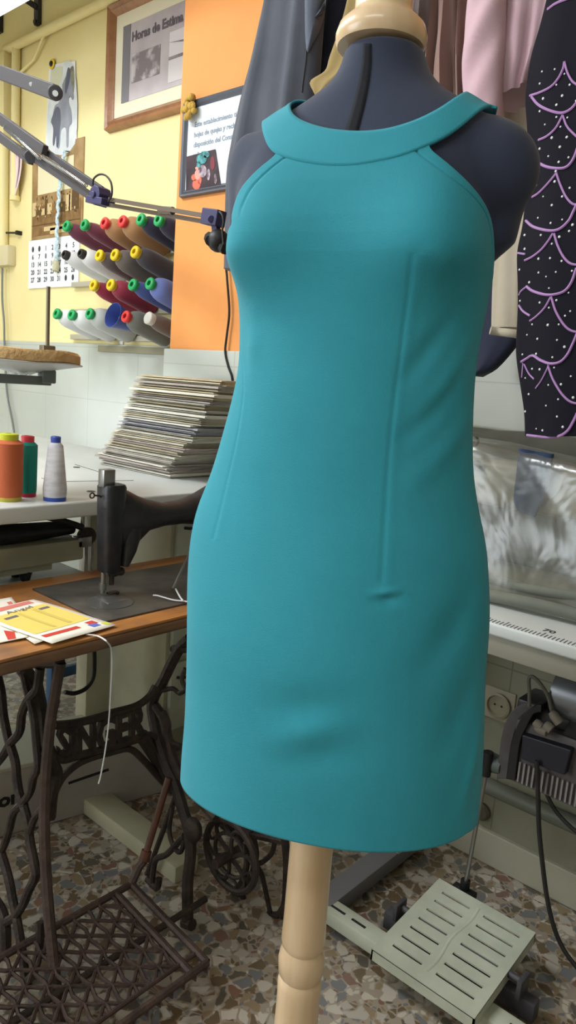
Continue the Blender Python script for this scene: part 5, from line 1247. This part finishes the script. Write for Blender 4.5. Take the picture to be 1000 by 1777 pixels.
# pedal on the rail
pe = [(-.740, 1.240), (-.482, 1.240), (-.482, 1.560), (-.740, 1.560)]
PT = lambda x, y, z: Vector((x, y, z + (y - 1.24) * .09))
q = MB()
x0p, x1p, y0p, y1p = -.740, -.488, 1.245, 1.535; zP = .080
ycs = [1.285 + i * .0355 for i in range(7)]; wS = .0075
cols = [(x0p + .030, x0p + .105), (x1p - .112, x1p - .022)]
xs_ = sorted([x0p, x1p] + [v for c_ in cols for v in c_]); ys_ = sorted([y0p, y1p] + [yc + s_ * wS / 2 for yc in ycs for s_ in (-1, 1)])
def isol(i, j):
    xm, ym = (xs_[i] + xs_[i + 1]) / 2, (ys_[j] + ys_[j + 1]) / 2
    return not (any(a_ < xm < b_ for a_, b_ in cols) and any(abs(ym - yc) < wS / 2 for yc in ycs))
nX, nY = len(xs_), len(ys_); vs = [PT(x, y, zP - d_) for d_ in (0, .004) for y in ys_ for x in xs_]; fs = []
vi = lambda l, i, j: l * nX * nY + j * nX + i
cells = {(i, j) for i in range(nX - 1) for j in range(nY - 1) if isol(i, j)}
for i, j in cells:
    fs.append((vi(0, i, j), vi(0, i + 1, j), vi(0, i + 1, j + 1), vi(0, i, j + 1))); fs.append((vi(1, i, j), vi(1, i, j + 1), vi(1, i + 1, j + 1), vi(1, i + 1, j)))
    for di, dj, e in ((-1, 0, ((i, j), (i, j + 1))), (1, 0, ((i + 1, j), (i + 1, j + 1))), (0, -1, ((i, j), (i + 1, j))), (0, 1, ((i, j + 1), (i + 1, j + 1)))):
        if (i + di, j + dj) not in cells: (a1, b1), (a2, b2) = e; fs.append((vi(0, a1, b1), vi(0, a2, b2), vi(1, a2, b2), vi(1, a1, b1)))
q.add(vs, fs)
for (xa, ya, xb, yb) in ((x0p, y0p, x1p, y0p + .004), (x0p, y1p - .004, x1p, y1p), (x0p, y0p, x0p + .004, y1p), (x1p - .004, y0p, x1p, y1p)):
    q.add([PT(xa, ya, zP - .028), PT(xb, ya, zP - .028), PT(xb, yb, zP - .028), PT(xa, yb, zP - .028), PT(xa, ya, zP - .002), PT(xb, ya, zP - .002), PT(xb, yb, zP - .002), PT(xa, yb, zP - .002)], [(0, 3, 2, 1), (4, 5, 6, 7), (0, 1, 5, 4), (1, 2, 6, 5), (2, 3, 7, 6), (3, 0, 4, 7)])
pdl2 = q.build('pedal', M['pale_green'], rt)
q = MB(); q.tube([PT((x0p + x1p) / 2 - .005 + .004 * math.sin(i * .5), y0p + .03 + i * .0125, zP) for i in range(20)], .004, 6, flat=.3, nrm=(0, 0, 1)); q.build('rib', M['pale_green'], pdl2)
q = MB(); q.cyl((-.76, 1.40, .085), (-.46, 1.40, .085), .008); 
for x in (-.765, -.455): q.rbox((x - .005, 1.375, .058), (x + .005, 1.42, .10), .001)
q.rbox((-.80, 1.385, .016), (-.42, 1.415, .06), .003); q.build('pedal_bracket', M['greymetal'], rt)
ra = atY(806, 1546, 1.56); rb_ = atY(843, 1345, 1.56)
q = MB(); q.rbox(ra + Vector((-.03, -.012, -.012)), ra + Vector((.03, .012, .006)), .003); q.cyl(ra, ra + Vector((.0, 0, .03)), .012); q.build('rod_joint', M['black'], rt); q = MB(); q.cyl(rb_ - UP * .0, rb_ + UP * .06, .012); q.build('rod_joint', M['black'], rt)
q = MB(); q.cyl(ra, rb_, .0052); q.build('pedal_rod', M['steel'], rt)
# motor under the table
mo = thing('motor', (-.52, 1.58, .40), 'dark motor with an arched belt guard and finned box hanging under the ruler table', 'motor')
mm = mat('motor_grey', (88, 84, 84), .55, c2=(74, 70, 70), nscale=20); MY = 1.57
def arch_band(px_out, px_in, Y, th_):
    o_ = [atY(x, y, Y) for x, y in cat2(px_out, 6)]; i_ = [atY(x, y, Y) for x, y in cat2(px_in, 6)]
    q = MB(); q.prism(o_ + list(reversed(i_)), (0, th_, 0)); return q
arch_band([(862, 1352), (866, 1310), (872, 1270), (884, 1240), (900, 1225), (912, 1220), (930, 1224)], [(881, 1352), (885, 1310), (892, 1275), (902, 1250), (914, 1236), (930, 1232)], MY - .005, .05).build('belt_guard', mm, mo, bevel=.002)
arch_band([(878, 1352), (884, 1310), (892, 1275), (902, 1250), (914, 1234), (930, 1224), (940, 1224)], [(894, 1355), (898, 1320), (904, 1285), (914, 1262), (926, 1240), (940, 1236)], MY - .03, .035).build('guard_channel', M['black'], mo, bevel=.002)
q = MB(); A_ = atY(1000, 1262, MY); B2 = atY(905, 1380, MY); q.rbox((A_.x - .13, MY - .02, atY(940, 1372, MY).z), (.05, MY + .12, atY(960, 1262, MY).z), .012); q.build('housing', mm, mo)
q = MB(); zlo, zhi = atY(950, 1376, MY).z, atY(950, 1332, MY).z
for i in range(14):
    X_ = A_.x - .115 + i * .011; q.bb((X_, MY - .026, zlo + .01), (X_ + .004, MY - .018, zhi))
q.build('fins', mat('fin_grey', (128, 124, 122), .5), mo, smooth=False)
q = MB(); zc_ = atY(1000, 1200, MY).z; X0_ = atY(965, 1215, MY).x; q.cyl((X0_, MY + .02, zc_ - .02), (.02, MY + .02, zc_ - .02), .055, n=32); q.cyl((X0_ - .006, MY + .02, zc_ - .02), (X0_, MY + .02, zc_ - .02), .050, n=32); q.build('drum', mat('zinc_drum', (120, 122, 126), .35, metal=.6), mo)
q = MB(); q.rbox((-.62, MY, atY(940, 1262, MY).z - .01), (.03, MY + .1, zc_ - .06), .008); q.build('mount', M['japan'], mo)
q = MB(); q.rbox((-.50, MY + .02, zc_ - .04), (-.44, MY + .08, RTZ - .03), .004); q.rbox((-.12, MY + .02, zc_ - .04), (-.06, MY + .08, RTZ - .03), .004); q.build('hanger', M['japan'], mo)
q = MB(); P_ = [atY(906, 1275, 1.53), atY(992, 1302, 1.53), atY(980, 1346, 1.53), atY(905, 1318, 1.53)]; q.prism(P_, (0, .03, 0)); q.build('control_box', mat('blue_black_box', (30, 30, 40), .5), mo, smooth=False, bevel=.003)
q = MB(); c_ = atY(852, 1322, 1.58); q.lathe([(.001, -.02), (.018, -.018), (.024, .0), (.02, .03), (.001, .032)], c_, (1, 0, 0), 20, cap=False); q.build('pulley', mat('green_grey_pulley', (84, 92, 88), .5), mo)
q = MB(); P_ = [atY(975, 1275, 1.55), atY(990, 1248, 1.55), atY(1040, 1262, 1.55), atY(1040, 1300, 1.55)]; q.prism(P_, (0, .03, 0)); q.build('switch', M['black'], mo, smooth=False, bevel=.003)
# plugs
pl_ = thing('plug', tuple(atY(945, 1262, 1.535)), 'cluster of grey-beige plugs sitting on the motor control box', 'plug'); pc_ = mat('plug_grey', (116, 108, 96), .6)
for a_, b_, r_ in (((928, 1252), (940, 1262), .011), ((930, 1262), (950, 1270), .012), ((946, 1256), (958, 1266), .012), ((957, 1235), (972, 1255), .011)):
    q = MB(); A_, B2 = atY(*a_, 1.525), atY(*b_, 1.525); q.tube([A_, A_ + (B2 - A_) * .3, B2], [r_ * .7, r_, r_], 10); q.build('plug_body', pc_, pl_)
def cab(pts, Y, r_, label, m_=None):
    q = MB(); q.tube(catmull([atY(x, y, Y) for x, y in pts], 8), r_, 8); return tag(q.build('cable', m_ or M['blackcable']), label, 'cable')
cab([(919, 1226), (919, 1200), (918, 1180), (922, 1174), (930, 1178), (942, 1192), (952, 1210), (958, 1234)], 1.53, .0042, 'grey-green cable looping up and over from the belt guard to the plugs', mat('olive_cable', (84, 84, 72), .6))
cab([(932, 1320), (934, 1380), (936, 1440), (942, 1500), (950, 1560), (962, 1610), (980, 1650), (1010, 1690)], 1.52, .0052, 'thick black cable hanging from the control box down past the pedal')
cab([(936, 1340), (945, 1368), (960, 1400), (980, 1425), (1010, 1452)], 1.56, .0048, 'black cable branching off to the right edge under the motor')
# wall socket
so = atY(868, 1222, YB - .012)
sk_ = thing('wall_socket', tuple(so), 'round beige wall socket on the tiles below the ruler table', 'socket')
q = MB(); q.rbox((so.x - .045, YB - .020, so.z - .045), (so.x + .045, YB - .012, so.z + .045), .003); q.build('plate', mat('socket_plate', (160, 154, 134), .5), sk_)
q = MB(); q.lathe([(.034, 0), (.036, -.008), (.030, -.010), (.027, -.002), (.001, -.002)], (so.x, YB - .021, so.z), (0, 1, 0), 32, cap=False); q.build('ring', mat('socket_ring', (150, 142, 120), .5), sk_)
q = MB()
for dx in (-.010, .010): q.cyl((so.x + dx, YB - .0245, so.z), (so.x + dx, YB - .022, so.z), .003)
q.build('holes', M['black'], sk_)
q = MB(); c_ = atY(836, 1408, YB - .02); q.lathe([(.001, -.012), (.02, -.012), (.026, -.004), (.024, .004), (.028, .008)], c_, (0, 1, 0), 20, cap=False)
tag(q.build('pipe_stub', mat('dull_brass', (96, 92, 76), .5, metal=.4)), 'small round metal pipe stub on the tiles beside the dress hem', 'pipe')
# ------------------------------------------------------------------ covered machine on the table
cm_ = thing('sewing_machine', (-.55, 1.62, RTZ), 'beige sewing machine head standing on the ruler table under a clear plastic cover', 'sewing machine')
cb2 = mat('warm_beige_enamel', (136, 130, 110), .45, c2=(120, 114, 98), nscale=6)
q = MB(); q.rbox((-.90, 1.56, RTZ + .001), (-.30, 1.72, RTZ + .05), .008); q.build('bed', cb2, cm_)
q = MB(); q.rbox((-.88, 1.59, RTZ + .20), (-.36, 1.69, RTZ + .31), .02, 3); q.build('arm', cb2, cm_)
q = MB(); q.rbox((-.46, 1.58, RTZ + .05), (-.32, 1.70, RTZ + .22), .015, 3); q.build('pillar', cb2, cm_)
q = MB(); q.rbox((-.90, 1.585, RTZ + .12), (-.82, 1.695, RTZ + .30), .012, 3); q.build('head', cb2, cm_)
q = MB(); q.cyl((-.86, 1.64, RTZ + .05), (-.86, 1.64, RTZ + .12), .006); q.build('needle_bar', M['steel'], cm_)
for px in ((828, 808), (824, 766)):
    c_ = atY(px[0], px[1], 1.585); q = MB(); q.lathe([(.001, -.014), (.012, -.012), (.013, .0), (.010, .006)], c_, (0, 1, 0), 16, cap=False); q.build('knob', mat('knob_dark', (70, 66, 56), .4), cm_)
q = MB(); q.cyl((-.32, 1.64, RTZ + .25), (-.27, 1.64, RTZ + .25), .06, n=28); q.build('hand_wheel', M['black'], cm_)
bl = thing('folded_cloth', tuple(atY(925, 870, 1.575)), 'slate blue cloth draped over the covered machine inside the plastic', 'cloth')
rows = []
for i in range(13):
    t = i / 12; y = interp(t, [(0, 778), (.4, 835), (1, 888)]); xl = interp(t, [(0, 902), (.5, 893), (.8, 892), (1, 900)]); xr = interp(t, [(0, 962), (.5, 948), (.8, 935), (1, 930)])
    rows.append([atY(xl + (xr - xl) * k / 10, y + 1.0 * k, 1.575 - .004 * math.sin(k * .9 + i * .5)) for k in range(11)])
q = MB(); q.grid(rows); o = q.build('cloth', cloth('slate_blue', (42, 56, 84)), bl); solid(o, .006, 0)
# dark throw over the back of the machine
def lump(x0, x1, y0, y1, z0, zf, wav, seed, nx=70, nv=46):
    """draped cover: front skirt, over the top, down the back; zf(u) top height"""
    random.seed(seed); ph = [random.uniform(0, 6) for _ in range(8)]; rows = []
    for j in range(nv + 1):
        v = j / nv; row = []
        for i in range(nx + 1):
            u_ = i / nx; X_ = x0 + (x1 - x0) * u_; zt_ = zf(u_)
            if v < .42: s_ = v / .42; Y_ = y0 + (y1 - y0) * .22 * s_ ** 2; Z_ = z0 + (zt_ - z0) * (s_ ** .85)
            elif v < .62: s_ = (v - .42) / .2; Y_ = y0 + (y1 - y0) * (.22 + .56 * s_); Z_ = zt_ + .012 * math.sin(math.pi * s_)
            else: s_ = (v - .62) / .38; Y_ = y0 + (y1 - y0) * (.78 + .22 * s_ ** .5); Z_ = zt_ - (zt_ - z0) * s_
            n_ = wav * (math.sin(u_ * 17 + 5 * v + ph[0]) * .6 + math.sin(u_ * 9 - 7 * v + ph[1]) * .5 + abs(math.sin(u_ * 11 + v * 12 + ph[3])) * .8)
            row.append(Vector((X_ + n_ * .4, Y_ - n_, Z_ + n_ * .3)))
        rows.append(row)
    return rows
plm = bpy.data.materials.new('clear_wrinkled_plastic'); plm.use_nodes = True; nt = plm.node_tree; nt.nodes.remove(nt.nodes['Principled BSDF']); out = nt.nodes['Material Output']
tr_ = nt.nodes.new('ShaderNodeBsdfTransparent'); tr_.inputs[0].default_value = (.93, .94, .92, 1); gs = nt.nodes.new('ShaderNodeBsdfGlossy'); gs.inputs['Roughness'].default_value = .24; gs.inputs['Color'].default_value = (.9, .92, .92, 1)
df = nt.nodes.new('ShaderNodeBsdfDiffuse'); df.inputs[0].default_value = (.42, .42, .38, 1)
mx = nt.nodes.new('ShaderNodeMixShader'); mx2 = nt.nodes.new('ShaderNodeMixShader'); mx.inputs[0].default_value = .16
fz = nt.nodes.new('ShaderNodeLayerWeight'); fz.inputs['Blend'].default_value = .35
tc = nt.nodes.new('ShaderNodeTexCoord'); ns = nt.nodes.new('ShaderNodeTexNoise'); ns.inputs['Scale'].default_value = 5; ns.inputs['Detail'].default_value = 3; ns.inputs['Distortion'].default_value = 1.2
bp = nt.nodes.new('ShaderNodeBump'); bp.inputs['Strength'].default_value = .28; bp.inputs['Distance'].default_value = .04
nt.links.new(tc.outputs['Object'], ns.inputs['Vector']); nt.links.new(ns.outputs['Fac'], bp.inputs['Height'])
for n_ in (gs, df, fz): nt.links.new(bp.outputs[0], n_.inputs['Normal'])
nt.links.new(tr_.outputs[0], mx.inputs[1]); nt.links.new(df.outputs[0], mx.inputs[2]); nt.links.new(fz.outputs['Facing'], mx2.inputs[0])
mr = nt.nodes.new('ShaderNodeMapRange'); mr.inputs['To Min'].default_value = .05; mr.inputs['To Max'].default_value = .30; nt.links.new(fz.outputs['Facing'], mr.inputs['Value']); nt.links.new(mr.outputs[0], mx2.inputs[0])
nt.links.new(mx.outputs[0], mx2.inputs[1]); nt.links.new(gs.outputs[0], mx2.inputs[2]); nt.links.new(mx2.outputs[0], out.inputs['Surface'])
zb1 = lambda u_: interp(u_, [(0, 1.195), (.3, 1.19), (.6, 1.17), (1, 1.16)])
q = MB(); q.grid(lump(-1.0, -.15, 1.505, 1.728, RTZ + .006, zb1, .010, 3)); o = q.build('plastic_cover', plm, None, ang=60); tag(o, 'clear wrinkled plastic sheet covering the sewing machine on the ruler table', 'plastic cover')
thr = cloth('olive_grey_throw', (84, 84, 74), (70, 70, 62))
q = MB(); q.grid([[Vector((-1.02 + 1.0 * i / 40, 1.735 + .05 * (j / 12) + .006 * math.sin(i * .5), interp(j / 12, [(0, 1.10), (.5, 1.21), (1, 1.225)]) - .02 * (i / 40) + .006 * math.sin(i * .35 + j * .3))) for i in range(41)] for j in range(13)])
q.grid([[Vector((-1.02 + 1.0 * i / 40, 1.785 + .008 * (j / 12), 1.225 - .02 * (i / 40) - (1.2 - RTZ) * j / 12)) for i in range(41)] for j in range(13)])
o = q.build('throw', thr); solid(o, .004, 0); tag(o, 'olive-grey throw lying behind and over the top of the plastic cover', 'throw')
# rolled grey cloth edges in front
for k, (lab_, y0_, z_, r_) in enumerate((('upper roll of folded grey cloth lying along the foot of the plastic cover', 1.515, .872 + .028, .013), ('lower fold of grey cloth lying on the ruler table in front of the plastic cover', 1.50, .868, .016))):
    q = MB(); pts = [Vector((-1.0 + .9 * i / 30, y0_ + .010 * math.sin(i * .33 + k), z_ + .006 * math.sin(i * .4 + 2 * k) + (.012 * (i / 30) if k == 0 else 0))) for i in range(31)]
    q.tube(pts, r_, 12, flat=.8); o = q.build('cloth_roll', cloth('pale_grey_cloth_%d' % k, (120, 122, 112), (102, 104, 96)), None); tag(o, lab_, 'cloth')
